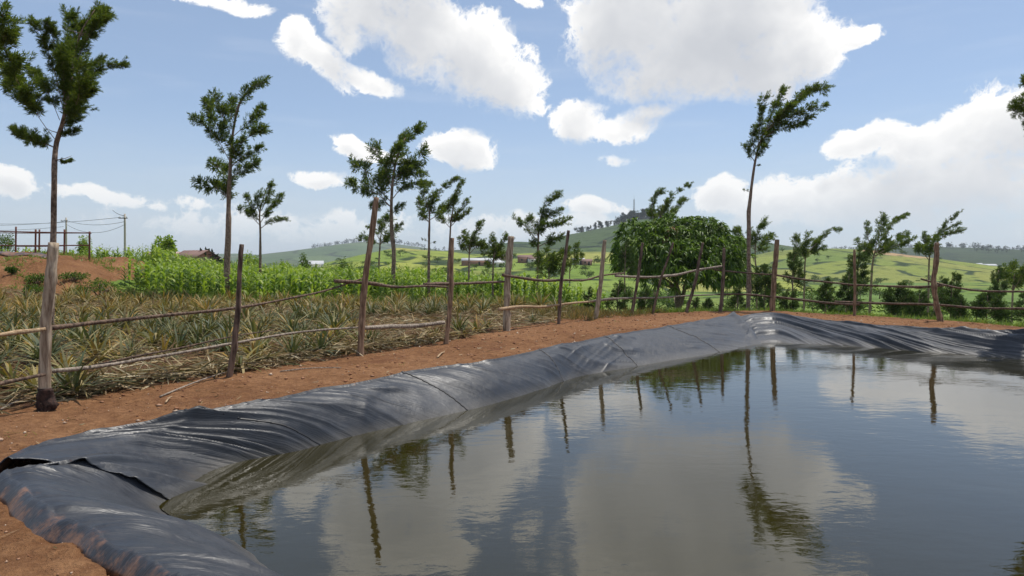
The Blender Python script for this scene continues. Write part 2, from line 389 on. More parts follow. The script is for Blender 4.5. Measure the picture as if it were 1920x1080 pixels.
def ground_mat():
    m, k = new_mat('ground'); geo = k.node('ShaderNodeNewGeometry'); pos = geo.outputs['Position']
    at = k.node('ShaderNodeAttribute', attribute_name='cover'); sp = k.node('ShaderNodeSeparateColor', {0: at.outputs['Color']})
    wob = k.math('MULTIPLY_ADD', k.noise(pos, 1.7, 6, .65), 1.0, -.5)
    litter = k.step(k.math('ADD', sp.outputs[0], k.math('MULTIPLY', wob, .7)), .42, .58)
    grass = k.step(k.math('ADD', sp.outputs[1], k.math('MULTIPLY', wob, .5)), .42, .58)
    n1 = k.noise(pos, .55, 5, .6); n2 = k.noise(pos, 9, 6, .7); n3 = k.noise(pos, 45, 4, .7)
    dirt = k.ramp(n1, [(.3, (.205,.099,.044)), (.5, (.275,.139,.064)), (.7, (.345,.185,.090))])
    dirt = k.mix(k.step(n2, .38, .7), k.mix(1.0, dirt, (.62,.57,.56), 'MULTIPLY'), dirt)
    dirt = k.mix(k.math('MULTIPLY', k.step(n3, .55, .75), .45), dirt, (.42,.24,.145))
    damp = k.step(k.noise(pos, .8, 4, .6, 1.2), .56, .7)
    dirt = k.mix(k.math('MULTIPLY', damp, .6), dirt, (.13,.052,.027))
    lit = k.ramp(n2, [(.3, (.05,.026,.018)), (.45, (.10,.05,.03)), (.58, (.16,.09,.045)), (.75, (.26,.18,.10))])
    # fields of the valley
    vc = k.node('ShaderNodeMapping', {'Vector': k.vmath('ADD', pos, k.vmath('MULTIPLY', k.noise(pos, .012, 3, .5, out=1), (45, 45, 0))), 'Scale': (1, .8, 0), 'Rotation': (0, 0, .5)}).outputs[0]
    vor = k.node('ShaderNodeTexVoronoi', {'Vector': vc, 'Scale': .014}, distance='CHEBYCHEV')
    cell = k.node('ShaderNodeSeparateColor', {0: vor.outputs['Color']}).outputs[0]
    fcol = k.ramp(cell, [(.0, (.10,.17,.030)), (.3, (.15,.22,.035)), (.55, (.20,.26,.045)), (.75, (.12,.19,.045)), (1.0, (.25,.27,.055))])
    g1 = k.noise(pos, .12, 6, .7); g2 = k.noise(pos, 1.6, 5, .75)
    fcol = k.mix(k.step(g1, .42, .66), fcol, (.085,.135,.03))
    fcol = k.mix(k.math('MULTIPLY', k.step(g2, .48, .66), .6), fcol, (.045,.07,.018))
    hd = k.node('ShaderNodeTexVoronoi', {'Vector': vc, 'Scale': .014}, feature='DISTANCE_TO_EDGE', distance='EUCLIDEAN').outputs[0]
    fcol = k.mix(k.math('MULTIPLY', k.step(hd, .05, .02), k.step(g1, .42, .5)), fcol, (.03,.05,.015))
    c = k.mix(litter, dirt, lit); c = k.mix(grass, c, fcol)
    bn = k.math('ADD', k.math('MULTIPLY', n2, .6), k.math('MULTIPLY', n3, .35))
    bn = k.math('ADD', bn, k.math('MULTIPLY', k.noise(pos, 3, 4, .6), .8))
    finish(k, principled(k, c, .95, bump(k, bn, .09, 1.0), .1)); return m

def hill_mat(name, cols, fsize, hedge, hedge_w=.05, noise_dark=.4, bare=None):
    m, k = new_mat(name); pos = k.node('ShaderNodeNewGeometry').outputs['Position']
    wp = k.vmath('MULTIPLY', k.noise(pos, .5/fsize, 4, .55, out=1), (fsize*.9, fsize*.9, 0))
    v = k.node('ShaderNodeMapping', {'Vector': k.vmath('ADD', pos, wp), 'Scale': (1, .62, 0), 'Rotation': (0, 0, .35)}).outputs[0]
    vo = k.node('ShaderNodeTexVoronoi', {'Vector': v, 'Scale': 1/fsize})
    cell = k.node('ShaderNodeSeparateColor', {0: vo.outputs['Color']}).outputs[1]
    c = k.ramp(cell, [(i/(len(cols)-1), x) for i, x in enumerate(cols)])
    ve = k.node('ShaderNodeTexVoronoi', {'Vector': v, 'Scale': 1/fsize}, feature='DISTANCE_TO_EDGE').outputs[0]
    gap = k.step(k.noise(pos, 2/fsize, 3, .5), .42, .52)
    edge = k.math('MULTIPLY', k.step(ve, hedge_w, hedge_w*.4), gap)
    n = k.noise(pos, 5/fsize, 7, .7); n2 = k.noise(pos, 1.1/fsize, 5, .6)
    c = k.mix(k.math('MULTIPLY', k.step(n, .5, .68), noise_dark), c, hedge)
    c = k.mix(k.math('MULTIPLY', k.step(n2, .5, .7), .5), c, [x*.72 for x in cols[0]])
    if bare:
        bx, by, br, bc = bare
        dd = k.vmath('LENGTH', k.vmath('MULTIPLY', k.vmath('SUBTRACT', pos, (bx, by, 0)), (1/br, 1/(br*1.4), 0)))
        c = k.mix(k.step(k.math('ADD', dd, k.math('MULTIPLY_ADD', n, 1.2, -.6)), 1.05, .8), c, bc)
    c = k.mix(edge, c, hedge)
    finish(k, principled(k, c, .95, bump(k, n, fsize*.05, .8), .1)); return m

def liner_mat(name, dust):
    m, k = new_mat(name); tc = k.node('ShaderNodeTexCoord').outputs['Object']
    n = k.noise(tc, 1.3, 6, .65, .6); n2 = k.noise(tc, 7, 6, .7, .4)
    c = k.mix(k.step(n, .35, .75), (.012,.014,.019), (.026,.029,.036))
    d = k.math('MULTIPLY', k.math('MULTIPLY_ADD', k.step(n2, .42, .8), .75, .25), dust)
    c = k.mix(d, c, (.17,.165,.17))
    st = k.node('ShaderNodeAttribute', attribute_name='st').outputs['Vector']
    ssp = k.node('ShaderNodeSeparateXYZ', {0: st})
    cv = k.node('ShaderNodeMapping', {'Vector': k.vmath('ADD', st, k.vmath('MULTIPLY', k.noise(tc, 1.4, 3, .5, out=1), (.5, .5, 0))), 'Scale': (1, .17, 0)}).outputs[0]
    cr1 = k.math('ABSOLUTE', k.math('MULTIPLY_ADD', k.noise(cv, 9, 3, .55), 2.0, -1.0)); cr2 = k.math('ABSOLUTE', k.math('MULTIPLY_ADD', k.noise(cv, 22, 3, .6), 2.0, -1.0))
    crease = k.math('ADD', k.step(cr1, .0, .22), k.math('MULTIPLY', k.step(cr2, .0, .3), .45))
    # soil kicked over the outer edge
    soil = k.math('ADD', k.math('MULTIPLY', ssp.outputs[2], -3.2), k.math('MULTIPLY', k.noise(tc, 3.1, 7, .72), 2.6))
    c = k.mix(k.step(soil, 1.0, 1.5), c, (.20,.10,.055))
    # silt bands close above the water
    z = k.node('ShaderNodeSeparateXYZ', {0: k.node('ShaderNodeNewGeometry').outputs['Position']}).outputs[2]
    silt = k.math('MULTIPLY', k.step(k.math('ADD', z, k.math('MULTIPLY', n2, .14)), .22, .06), .55)
    c = k.mix(silt, c, (.085,.074,.058))
    spl = k.math('MULTIPLY', k.step(k.noise(tc, 2.3, 7, .75), .60, .74), .35)
    c = k.mix(spl, c, (.15,.085,.055))
    rg = k.math('ADD', k.step(n2, .3, .8, .37, .55), k.math('MULTIPLY', d, .35))
    b = k.math('ADD', k.math('MULTIPLY', k.noise(tc, 16, 4, .6, 1.0), .5), k.math('MULTIPLY', k.noise(tc, 5, 3, .5, 2.5), .5))
    b1 = k.node('ShaderNodeBump', {'Height': crease, 'Distance': -.008, 'Strength': .22}).outputs[0]
    b2 = k.node('ShaderNodeBump', {'Height': b, 'Distance': .006, 'Strength': .6, 'Normal': b1}).outputs[0]
    finish(k, principled(k, c, rg, b2, .5)); return m

def water_mat():
    m, k = new_mat('water'); pos = k.node('ShaderNodeNewGeometry').outputs['Position']
    p1 = k.node('ShaderNodeMapping', {'Vector': pos, 'Scale': (.55, 1, 1), 'Rotation': (0, 0, R(-14))}).outputs[0]
    fine = k.noise(p1, 7.5, 4, .55, .35); mid = k.noise(p1, 2.4, 3, .5, .3)
    patch = k.step(k.noise(pos, .55, 3, .5), .36, .64, .35, 1.0)
    h = k.math('ADD', k.math('MULTIPLY', k.math('MULTIPLY', fine, patch), .40), k.math('MULTIPLY', mid, .55))
    n = k.noise(pos, .4, 4, .5)
    c = k.mix(n, (.018,.015,.003), (.025,.021,.005))
    finish(k, principled(k, c, .015, bump(k, h, .0095, .5), .5, IOR=1.52)); return m

M_ground = ground_mat(); M_water = water_mat()
M_liner = liner_mat('black_liner', .10); M_liner_far = liner_mat('dusty_liner', .13); M_liner_mid = liner_mat('liner', .06)
def _seam():
    m, k = new_mat('seam'); finish(k, principled(k, (.012,.012,.014), .5, None, .4)); return m
M_seam = _seam()
M_char = bark_mat('charred_wood', (.02,.012,.010), (.075,.040,.03), 12, .6, .6)
M_post_grey = bark_mat('grey_wood', (.19,.13,.085), (.55,.44,.32), 6, .10, .75)
M_post_brown = bark_mat('brown_wood', (.12,.066,.040), (.40,.26,.165), 7, .12, .7)
M_post_dark = bark_mat('dark_wood', (.055,.036,.027), (.25,.17,.125), 7, .12, .75)
M_rail_grey = bark_mat('rail_grey_wood', (.13,.10,.08), (.40,.33,.26), 9, .5, .5)
M_rail_dark = bark_mat('rail_dark_wood', (.05,.033,.025), (.22,.145,.10), 9, .5, .6)
M_rail_tan = bark_mat('rail_tan_wood', (.25,.16,.09), (.50,.36,.22), 9, .5, .3)
M_bark = bark_mat('tree_bark', (.11,.068,.048), (.36,.26,.195), 8, .5, .5)
M_silky = leaf_mat('silky_oak_leaf', [(.028,.050,.016), (.052,.085,.021), (.095,.138,.026), (.19,.22,.035), (.055,.085,.034)], .44, .6, .15)
M_silky_far = leaf_mat('young_leaf', [(.026,.046,.018), (.045,.074,.026), (.070,.105,.030), (.10,.13,.042)], .32, .7, .1)
M_mango = leaf_mat('mango_leaf', [(.020,.045,.010), (.055,.105,.016), (.10,.17,.024), (.19,.27,.040), (.055,.105,.020)], .34, .5, .25)
M_mango_red = leaf_mat('mango_flush_leaf', [(.20,.08,.045), (.28,.13,.07), (.24,.17,.07)], .3)
M_corn = leaf_mat('maize_leaf', [(.055,.11,.016), (.13,.21,.026), (.22,.31,.040), (.36,.43,.075), (.09,.155,.024)], .38, .5, .3)
M_corn_stem = leaf_mat('maize_stem', [(.09,.15,.03), (.15,.21,.05)], .1)
M_pine = leaf_mat('pineapple_leaf', [(.035,.052,.028), (.06,.08,.04), (.10,.115,.055), (.15,.14,.045), (.07,.09,.05), (.24,.18,.06)], .15, .55, .25)
M_pine_dry = leaf_mat('dry_pineapple_leaf', [(.07,.09,.04), (.20,.17,.06), (.33,.21,.06), (.16,.10,.05), (.09,.11,.05), (.36,.28,.14), (.12,.13,.05)], .2, .7, .1)
M_straw = leaf_mat('straw', [(.10,.055,.035), (.26,.18,.09), (.42,.33,.19), (.16,.10,.055), (.50,.42,.28), (.08,.085,.04), (.12,.07,.04)], .1, .9, .05)
M_grass = leaf_mat('grass_blade', [(.07,.13,.02), (.13,.20,.03), (.20,.27,.05), (.24,.24,.08)], .35)
M_bushleaf = leaf_mat('shrub_leaf', [(.035,.065,.018), (.06,.10,.022), (.10,.15,.03), (.15,.20,.04)], .3, .8, .1)
M_hazyleaf = leaf_mat('wood_leaf', [(.012,.022,.012), (.022,.036,.017), (.036,.052,.022)], .1, .9, .05)

# ------------------------------------------------------------------ the ground: one sheet to the horizon
def build_ground():
    a_front = np.arange(-52, 52.01, 0.22); a_back = np.arange(52+3, 308-1, 4.0)
    ang = np.radians(np.r_[a_front, a_back]); na = len(ang)
    rad = np.r_[np.linspace(.4, 4, 22)[:-1], np.geomspace(4, 60, 330), np.geomspace(60, 7000, 130)[1:]]; nr = len(rad)
    A, Rr = np.meshgrid(ang, rad); X = np.sin(A)*Rr; Y = np.cos(A)*Rr
    Z = land(X, Y)
    V = np.stack([X, Y, Z], -1).reshape(-1, 3)
    i = np.arange(nr-1)[:, None]*na; j = np.arange(na)[None]; j2 = (j+1) % na
    Q = np.stack([i+j, i+na+j, i+na+j2, i+j2], -1).reshape(-1, 4)[:, ::-1]
    V = np.vstack([V, [[0, 0, ground_z(0, 0)]]]); c = len(V)-1
    me = mesh_from('ground', V, Q, True)
    s = poly_sd(FENCE_ZONE, X, Y); lit = ss(.35, -.35, s)
    lit = lit*(1-.8*ss(1.5, 2.0, plateau(X, Y)))
    out = poly_sd(PLATEAU, X, Y)
    g = np.maximum(ss(-.2, .5, out), ss(-1.2, .2, poly_sd(CORN, X, Y)*-1))
    colr = np.stack([lit, g, np.zeros_like(g), np.ones_like(g)], -1).reshape(-1, 4)
    colr = np.vstack([colr, [[0, 0, 0, 1]]])
    at = me.color_attributes.new('cover', 'FLOAT_COLOR', 'POINT'); at.data.foreach_set('color', colr.astype(np.float32).ravel())
    o = link('ground', me, M_ground); tag(o, kind='structure')
CORN = [(-9.5,31.5),(0.5,31.5),(1.0,34),(-3,50),(-30,62),(-60,62),(-60,53),(-36,53),(-27,50),(-22.5,44),(-21.5,37.5),(-18,34.2)]
build_ground()

def build_water():
    W = np.array(W_POLY); c = W.mean(0); d = W-c; W = W+d/np.linalg.norm(d, axis=1)[:, None]*.12
    V = np.c_[W, np.zeros(len(W))]
    o = link('water', mesh_from('water', V, [list(range(len(W)))[::-1]]), M_water); tag(o, kind='structure')
    if o.data.polygons[0].normal.z < 0: o.data.flip_normals()
build_water()

# ------------------------------------------------------------------ pond liner
def ridged(x, y, seed, e=.10):
    v = 2*vn(x, y, seed)-1
    return 1+e-np.sqrt(v*v+e*e)
def sheet(name, Wp, Ep, ns, nt, amp, skew, seed, mat, lift0=0, lift1=0, seams=(), parent=None, label=None, coarse=1.0):
    Wp = resample(Wp, 600); Ep = resample(Ep, 600)
    ch = norm(Wp[-1]+Ep[-1]-Wp[0]-Ep[0]); tt = np.linspace(0, 1, ns)
    def even(c):
        pr = np.maximum.accumulate((c-c[0])@ch); pr = pr/pr[-1]+np.arange(600)*1e-9
        return np.stack([np.interp(tt, pr, c[:, 0]), np.interp(tt, pr, c[:, 1])], 1)
    Wp = even(Wp); Ep = even(Ep)
    seg = np.r_[0, np.cumsum(np.linalg.norm(np.diff((Wp+Ep)/2, axis=0), axis=1))]
    G = plateau(Ep[:, 0], Ep[:, 1])
    t = np.linspace(0, 1.45, nt)[None]; S = seg[:, None]
    wid = np.linalg.norm(Wp-Ep, axis=1)[:, None]
    # the edge wanders a little
    wob = (fbm(seg*.9, seg*0, 3, seed+70)-.5)[:, None]*.16*(1-np.clip(t*2, 0, 1))
    XY = Ep[:, None]+(Wp-Ep)[:, None]*(t+wob/wid)[..., None]
    s = np.clip((t-.10)/.90, 0, None)
    top = G[:, None]+.045
    z = top*(1-s**1.45)
    z = np.where(t < .10, G[:, None]-.045+(.12)*np.sin(np.clip(t/.10, 0, 1)*np.pi/2), z)
    z = np.maximum(z, -.75)
    q = S*coarse + skew*t*wid
    w1 = vn(S*.35, t*1.2, seed+1)*.9
    f1 = ridged(q*.95+w1*1.3, t*.55+S*.13, seed)**2.2
    f2 = ridged(q*2.3+w1*2, t*.8+S*.25, seed+2)**2.8
    f3 = ridged(q*5.6+w1*3.5, t*.8+7, seed+3)**2.8
    m1 = ss(.35, .75, vn(S*.5, t*.7+3, seed+11)); m2 = ss(.3, .7, vn(S*.9, t*1.5+5, seed+12))
    cross = ridged(S*1.1*coarse-1.2*t*wid*skew, t*1.2, seed+8)**4*ss(.5, .8, vn(S*.45, t*1.3, seed+13))
    env = np.clip(t/.16, 0, 1)*(1-.45*ss(.75, 1.1, t))
    h = amp*((f1-.35)*(.5+.8*m1)+.55*(f2-.35)*m2+.26*(f3-.35)*(.3+m1)+.4*cross)*env*(ss(-.2, .7, S) if lift0 < 0 else 1)
    h = h + amp*.12*(fbm(S*3, t*4, 3, seed+20)-.5)*env
    lift = lift0*np.exp(-(S/.8)**2)+lift1*np.exp(-((seg[-1]-S)/.5)**2)
    z = z + h + lift*np.clip(t/.1, 0, 1)*(1-.7*ss(.8, 1.0, t))
    # push folds out from the bank too
    dirn = norm(Wp-Ep)[:, None]
    XY = XY + dirn*(h*.45)[..., None]
    V = np.concatenate([XY, z[..., None]], -1).reshape(-1, 3)
    i = np.arange(ns-1)[:, None]*nt; j = np.arange(nt-1)[None]
    Q = np.stack([i+j, i+j+1, i+nt+j+1, i+nt+j], -1).reshape(-1, 4)
    me = mesh_from(name, V, Q, True)
    if np.mean([p.normal.z for p in list(me.polygons)[:400]]) < 0: me.flip_normals()
    o = link(name, me, mat, parent)
    md = o.modifiers.new('Solidify', 'SOLIDIFY'); md.thickness = .008; md.offset = 1
    st = me.attributes.new('st', 'FLOAT_VECTOR', 'POINT')
    st.data.foreach_set('vector', np.stack([q+0*t, t*wid, 1.45*t+0*q], -1).astype(np.float32).ravel())
    V3 = V.reshape(ns, nt, 3)
    for sx in seams:
        js = np.arange(3, int(nt*.74)); i0 = np.argmin(abs(seg-sx)); sp = seg[-1]/ns
        ii = (i0-skew*.55*t[0, js]*wid[i0, 0]/sp).astype(int); w_ = max(1, int(.03/sp))
        sv = []
        for jj, i_ in zip(js, ii):
            a, b = V3[np.clip(i_-w_, 0, ns-1), jj], V3[np.clip(i_+w_, 0, ns-1), jj]; up = np.array([0, 0, .014])
            sv += [a+up*.3, (a+b)/2+up*1.3, b+up*.3]
        n_ = len(js); Q_ = [[3*r_+c_, 3*r_+c_+1, 3*r_+4+c_, 3*r_+3+c_] for r_ in range(n_-1) for c_ in (0, 1)]
        so = link('weld_seam', mesh_from('weld_seam', np.array(sv), np.array(Q_), True), M_seam, o); so.modifiers.new('Solidify', 'SOLIDIFY').thickness = .006
    if label: o['label'] = label
    return o
liner = empty('pond_liner', (0, 12, 0))
tag(liner, 'black plastic liner draped over the earth bank all round the pond', 'pond liner')
def rel(o, par):
    o.matrix_parent_inverse = par.matrix_world.inverted() if False else o.matrix_parent_inverse
    o.location = (-par.location[0], -par.location[1], -par.location[2])
A0 = np.array(E_left[0]); A1 = np.array(W_left[0])
dB = norm(np.array(W_left[-1])-np.array(W_left[-3]))
dl = norm(np.array(W_left[3])-np.array(W_left[0]))
for o in (sheet('liner_sheet', W_left, E_left, 1300, 90, .072, -1.5, 101, M_liner_mid, lift0=.035, lift1=.11, seams=(1.9, 5.2, 8.6, 11.3, 14.6), parent=liner, label='long liner sheet along the fence side of the pond'),
          sheet('liner_sheet', [tuple(np.array(W_near[0])+dl*.55)]+W_near, [tuple(np.array(E_near[0])+dl*.5)]+E_near, 1100, 100, .060, -.9, 202, M_liner, coarse=1.5, lift0=-.05, parent=liner, label='near liner sheet folded under the long one at the corner'),
          sheet('liner_sheet', [tuple(np.array(W_far[0])-dB*.45)]+W_far, [tuple(np.array(E_far[0])-dB*.55)]+E_far, 1100, 130, .15, -1.5, 303, M_liner_far, lift0=-.09, parent=liner, label='far liner sheet with deep slanting folds', coarse=.62),
          sheet('liner_sheet', W_side, E_side, 160, 30, .1, 1.0, 404, M_liner_far, parent=liner)):
    rel(o, liner)
def weld(px_pts, r=.012):
    pts = []
    for (px, py) in px_pts:
        v = ray(px, py)
        pts.append(np.array([px, py]))
    return pts

# ------------------------------------------------------------------ fence of rough poles
fence = empty('pole_fence', (post_xy[2][0], post_xy[2][1], post_xy[2][2]))
tag(fence, 'rustic fence of upright posts and rough horizontal poles around the pond', 'fence')
FO = np.array(fence.location)
pm = {0: M_post_grey, 1: M_post_dark, 2: M_post_brown, 3: M_post_brown, 4: M_post_grey, 5: M_post_dark, 6: M_post_grey, 7: M_post_dark, 8: M_post_dark, 9: M_post_dark, 10: M_post_dark, 11: M_post_brown, 12: M_post_brown, 13: M_post_brown, 14: M_post_dark}
plab = {0: 'thick pale grey post with a charred foot, nearest on the left', 1: 'thin dark post with a splintered top', 2: 'tall crooked brown post', 3: 'reddish brown post with a flat top', 4: 'thick weathered grey post with a knot', 6: 'pale leaning post with knots', 13: 'crooked knobbly post near the right end'}
for i, (fx, fy, tx, ty, w, bd) in enumerate(POSTS):
    X, D_, Z = post_xy[i]; r = w*D_/F/2*.70
    foot = np.array([X, D_, ground_z(X, D_)-.12]); lean = random.uniform(-.12, .12)
    top = P(tx, ty, D_+lean); mid = P((fx+tx)/2+bd, (fy+ty)/2, D_+lean/2)
    q1 = foot*.55+mid*.45+np.array([bd*.2*D_/F, 0, 0])
    mb = MB(); tube(mb, [foot, q1, mid, mid*.5+top*.5+np.array([-bd*.15*D_/F, 0, 0]), top], [r*1.18, r*1.05, r, r*.95, r*.86], 12, 34, .13, 5 if i in (0, 4, 6, 13, 2) else 2, seed=i*3+1)
    me = mb.mesh('post', True, foot)
    o = link('post', me, pm[i], fence, foot-FO)
    if i in plab: o['label'] = plab[i]
    if i == 0:
        cf = MB(); tube(cf, [foot, foot+[.01, 0, .16], foot+[0, 0, .30], foot+[0, 0, .40]], [r*1.55, r*1.38, r*1.22, r*1.08], 12, 12, .28, 4, seed=5)
        link('charred_foot', cf.mesh('charred_foot', True, foot), M_char, o)
def rail(pts, w, mat, back=.06, seed=0, taper=.7, label=None, dd=0):
    W_ = []
    for (px, py) in pts: W_.append(P(px, py, fence_d(px)+back+dd))
    W_ = np.array(W_); W_[:, 2] += 0
    dm = W_[:, 1].mean(); r = w/2*dm/F*.80
    L = np.linalg.norm(np.diff(W_, axis=0), axis=1).sum()
    mb = MB(); tube(mb, W_, np.linspace(r*1.1, r*taper, len(W_)), 8, max(12, int(L*7)), .15, 4, seed=seed+50)
    c = W_[0]; o = link('rail', mb.mesh('rail', True, c), mat, fence, c-FO)
    if label: o['label'] = label
    return o
rail([(-120,643),(0,628),(85,617)], 9, M_rail_tan, -.12, 1, 1.0, 'pale peeled pole at the left end')
rail([(88,616),(190,604),(300,592),(430,579),(540,560),(610,545),(682,521)], 8, M_rail_dark, .12, 2, .45, 'upper pole rising to the tall brown post')
rail([(-120,748),(0,720),(60,707),(84,702)], 8, M_rail_dark, -.1, 3, 1.0)
rail([(95,696),(160,690),(300,668),(430,645),(560,623),(682,613)], 8, M_rail_grey, .1, 4, .6, 'long grey lower pole')
rail([(140,694),(260,667),(340,652),(425,633),(512,619)], 4.5, M_rail_dark, .25, 5, .6)
rail([(627,527),(680,530),(740,538),(800,536),(838,538)], 6.5, M_rail_dark, .1, 6, .9)
rail([(676,615),(730,613),(780,611),(833,605)], 8, M_rail_grey, .1, 7, 1.2)
rail([(795,533),(850,532),(900,530),(948,528)], 6, M_rail_dark, .12, 8, .9)
rail([(943,516),(965,519),(1018,526),(1057,525),(1098,525),(1123,518),(1170,512)], 6.5, M_rail_dark, -.12, 9, .6)
rail([(935,580),(975,575),(1018,575),(1057,570),(1112,565)], 6.5, M_rail_tan, -.1, 10, .7)
rail([(1110,565),(1140,561),(1184,559),(1240,558),(1280,555),(1351,552)], 5, M_rail_grey, .1, 11, .6)
rail([(1154,517),(1190,519),(1232,519),(1280,513),(1295,509),(1356,499)], 5, M_rail_grey, .12, 12, 1.1, 'pale pole slanting up in front of the mango tree')
rail([(1337,505),(1362,508),(1404,512),(1445,515)], 3.5, M_rail_dark, .1, 13, .8)
rail([(1445,514),(1500,523),(1580,532),(1602,534)], 4.5, M_rail_dark, .1, 14, .8)
rail([(1345,552),(1404,552),(1457,558)], 4, M_rail_dark, .1, 15, .8)
rail([(1450,556),(1500,562),(1580,570),(1612,571)], 5, M_rail_dark, .1, 16, .9)
rail([(1590,534),(1650,536),(1749,537),(1775,535)], 5, M_rail_dark, .1, 17, .8)
rail([(1727,523),(1760,532),(1824,544),(1920,547),(2010,552)], 5, M_rail_dark, .12, 18, .7)
rail([(1565,566),(1660,569),(1765,572),(1824,577),(1920,579),(2010,584)], 5.5, M_rail_dark, .14, 19, .8)

# ------------------------------------------------------------------ wind-swept silky oak trees
WIND = np.array([.75, .1, .12])
def leafy_limb(cb, pts, rad, rng, dens, near):
    """side shoots all along a limb, each set round with feathery fronds"""
    pts = resample(pts, 24); L = np.linalg.norm(np.diff(pts, axis=0), axis=1).sum()
    tg = norm(np.gradient(pts, axis=0))
    ns = max(6, int(dens*.15*L/rad)+5)
    t = np.r_[rng.uniform(.2, .97, ns-2), .99, .93]; i = (t*23).astype(int)
    pr = rng.normal(size=(ns, 3)); pr -= (pr*tg[i]).sum(1, keepdims=True)*tg[i]; pr = norm(pr)
    side = np.r_[np.ones(ns-2)*rng.uniform(.55, 1.1, ns-2), .1, .35][:, None]
    sd = norm(tg[i]*.75+pr*side+np.array([0, 0, .30])+WIND*.28)
    sl = rad*rng.uniform(.65, 1.55, ns)*(1.1-.35*t)
    k = 30 if near else 20
    u = np.sort(rng.uniform(.06, 1.0, (ns, k)), axis=1)
    bend = (WIND*.35+np.array([0, 0, -.08]))
    fb = (pts[i][:, None]+sd[:, None]*(sl[:, None]*u)[..., None]+bend*((sl[:, None]*u**2)*.6)[..., None]).reshape(-1, 3)
    ax = np.repeat(sd, k, 0); q = rng.normal(size=(ns*k, 3)); q -= (q*ax).sum(1, keepdims=True)*ax; q = norm(q)
    uf = u.ravel()
    fd = norm(ax*(.55+.5*uf)[:, None]+q*(1.0-.55*uf)[:, None]+WIND*.25)
    fl_ = rad*rng.uniform(.28, .58, ns*k)*(1.1-.45*uf)
    m = 7 if near else 4; uu = np.linspace(.12, 1, m)
    B = (fb[:, None]+fd[:, None]*(fl_[:, None]*uu*.75)[..., None]).reshape(-1, 3)
    D = norm(np.repeat(fd, m, 0)+rng.normal(size=(len(B), 3))*.36)
    lr = np.repeat(fl_, m)
    kites(cb, B, D, lr*(.70 if near else .90), lr*(.105 if near else .18), rng, .08)
    cb.shoots = getattr(cb, 'shoots', []); cb.shoots += [(pts[i[j]], pts[i[j]]+sd[j]*sl[j]*.6, rad) for j in range(ns)]
def silky(name, label, d, trunk, wid, limbs, seed, dens=26, near=False, cat='tree', mat=None, group=None, spread=.8, stubs=0):
    rng = np.random.default_rng(seed)
    x0 = (trunk[0][0]-960)/F*d; gz = ground_z(x0, d)
    T = [np.array([x0, d, gz-.15])]+[P(px, py, d+rng.uniform(-.15, .15)*(i > 0)) for i, (px, py) in enumerate(trunk[1:])]
    base = np.array([x0, d, gz])
    r = np.array(wid)*d/F/2*.82
    tb = MB(); cb = MB()
    tube(tb, T, r, 9, 36, .12, 5, seed=seed)
    Tp = np.array(T)
    for li in limbs:
        pts, rp = li[0], li[1]; rad = rp*d/F*(1.0 if near else 1.35)
        n = len(pts); ext = (pts[-1][0]-pts[0][0])**2+(pts[-1][1]-pts[0][1])**2
        yo = rng.uniform(-1, 1)*math.sqrt(ext)*d/F*spread
        L3 = []
        for i, (px, py) in enumerate(pts):
            L3.append(P(px, py, d+yo*(i/(n-1))**1.2+(0 if i == 0 else rng.uniform(-.05, .05))))
        if n == 2: L3 = [L3[0], (L3[0]+L3[1])/2+np.array([0, 0, .02]), L3[1]]
        lr = max(.006, min(r[-2]*.55, rad*.10))
        tube(tb, L3, np.linspace(lr, lr*.25, len(L3)), 5, 10, .1, 0, seed=seed)
        leafy_limb(cb, L3, rad, rng, dens, near)
    for s_ in range(stubs):
        t = rng.uniform(.45, .95); i = int(t*(len(Tp)-2)); b = Tp[i]*(1-t%1)+Tp[i+1]*(t%1)
        dr = norm(np.array([rng.choice([-1, 1])*1.0, rng.uniform(-.4, .4), .3])); L = rng.uniform(.15, .4)
        tube(tb, [b, b+dr*L*.6, b+dr*L+np.array([0, 0, .03])], [.012, .008, .004], 5)
        if rng.random() < .7: leafy_limb(cb, [b+dr*L*.3, b+dr*L*.8, b+dr*L], .09, rng, 6, near)
    for (a_, b_, rd) in getattr(cb, 'shoots', []): tube(tb, [a_, (a_+b_)/2, b_], [max(.004, rd*.02), max(.003, rd*.014), .002], 4, cap=False)
    root = empty(name, base)
    link('trunk', tb.mesh('trunk', True, base), M_bark, root)
    link('crown', cb.mesh('crown', False, base), mat or M_silky, root)
    tag(root, label, cat, group); return root
GT = 'young silky oak trees along the fence'
silky('silky_oak_tree', 'tall feathery tree at the far left edge rising behind the thick grey post', 15.5,
  [(90,640),(97,520),(100,440),(102,330),(106,268),(116,235),(128,180),(137,120),(152,60),(178,18)], [17,14,13,12,11,9,7,5,3,1.5],
  [([(106,265),(85,238),(55,192),(30,145),(10,95),(3,25)],30),([(60,195),(28,165),(-5,120),(-30,80)],30),([(75,220),(45,175),(15,160)],24),([(104,276),(70,264),(40,254),(16,244)],17),([(104,278),(80,268),(55,262)],14),
   ([(118,205),(98,120),(78,70),(55,40)],17),([(112,225),(88,170),(50,125)],16),([(128,180),(112,120),(95,60),(85,40)],14),
   ([(116,235),(135,135),(152,55),(192,20)],28),([(128,170),(124,90),(130,25)],22),([(135,140),(160,80),(185,40),(196,25)],20),([(120,200),(118,140),(112,95)],24),([(116,230),(145,190),(150,120)],24),([(118,240),(132,200),(125,170)],26),
   ([(125,190),(160,152),(198,124),(236,120)],15),([(135,165),(165,130),(190,110)],13),([(122,215),(150,180),(172,165)],16),([(108,260),(128,250),(142,245)],13),([(112,245),(130,222),(145,205)],18),([(104,300),(118,304),(133,301)],6)],
  1, 30, True, group=GT, stubs=10)
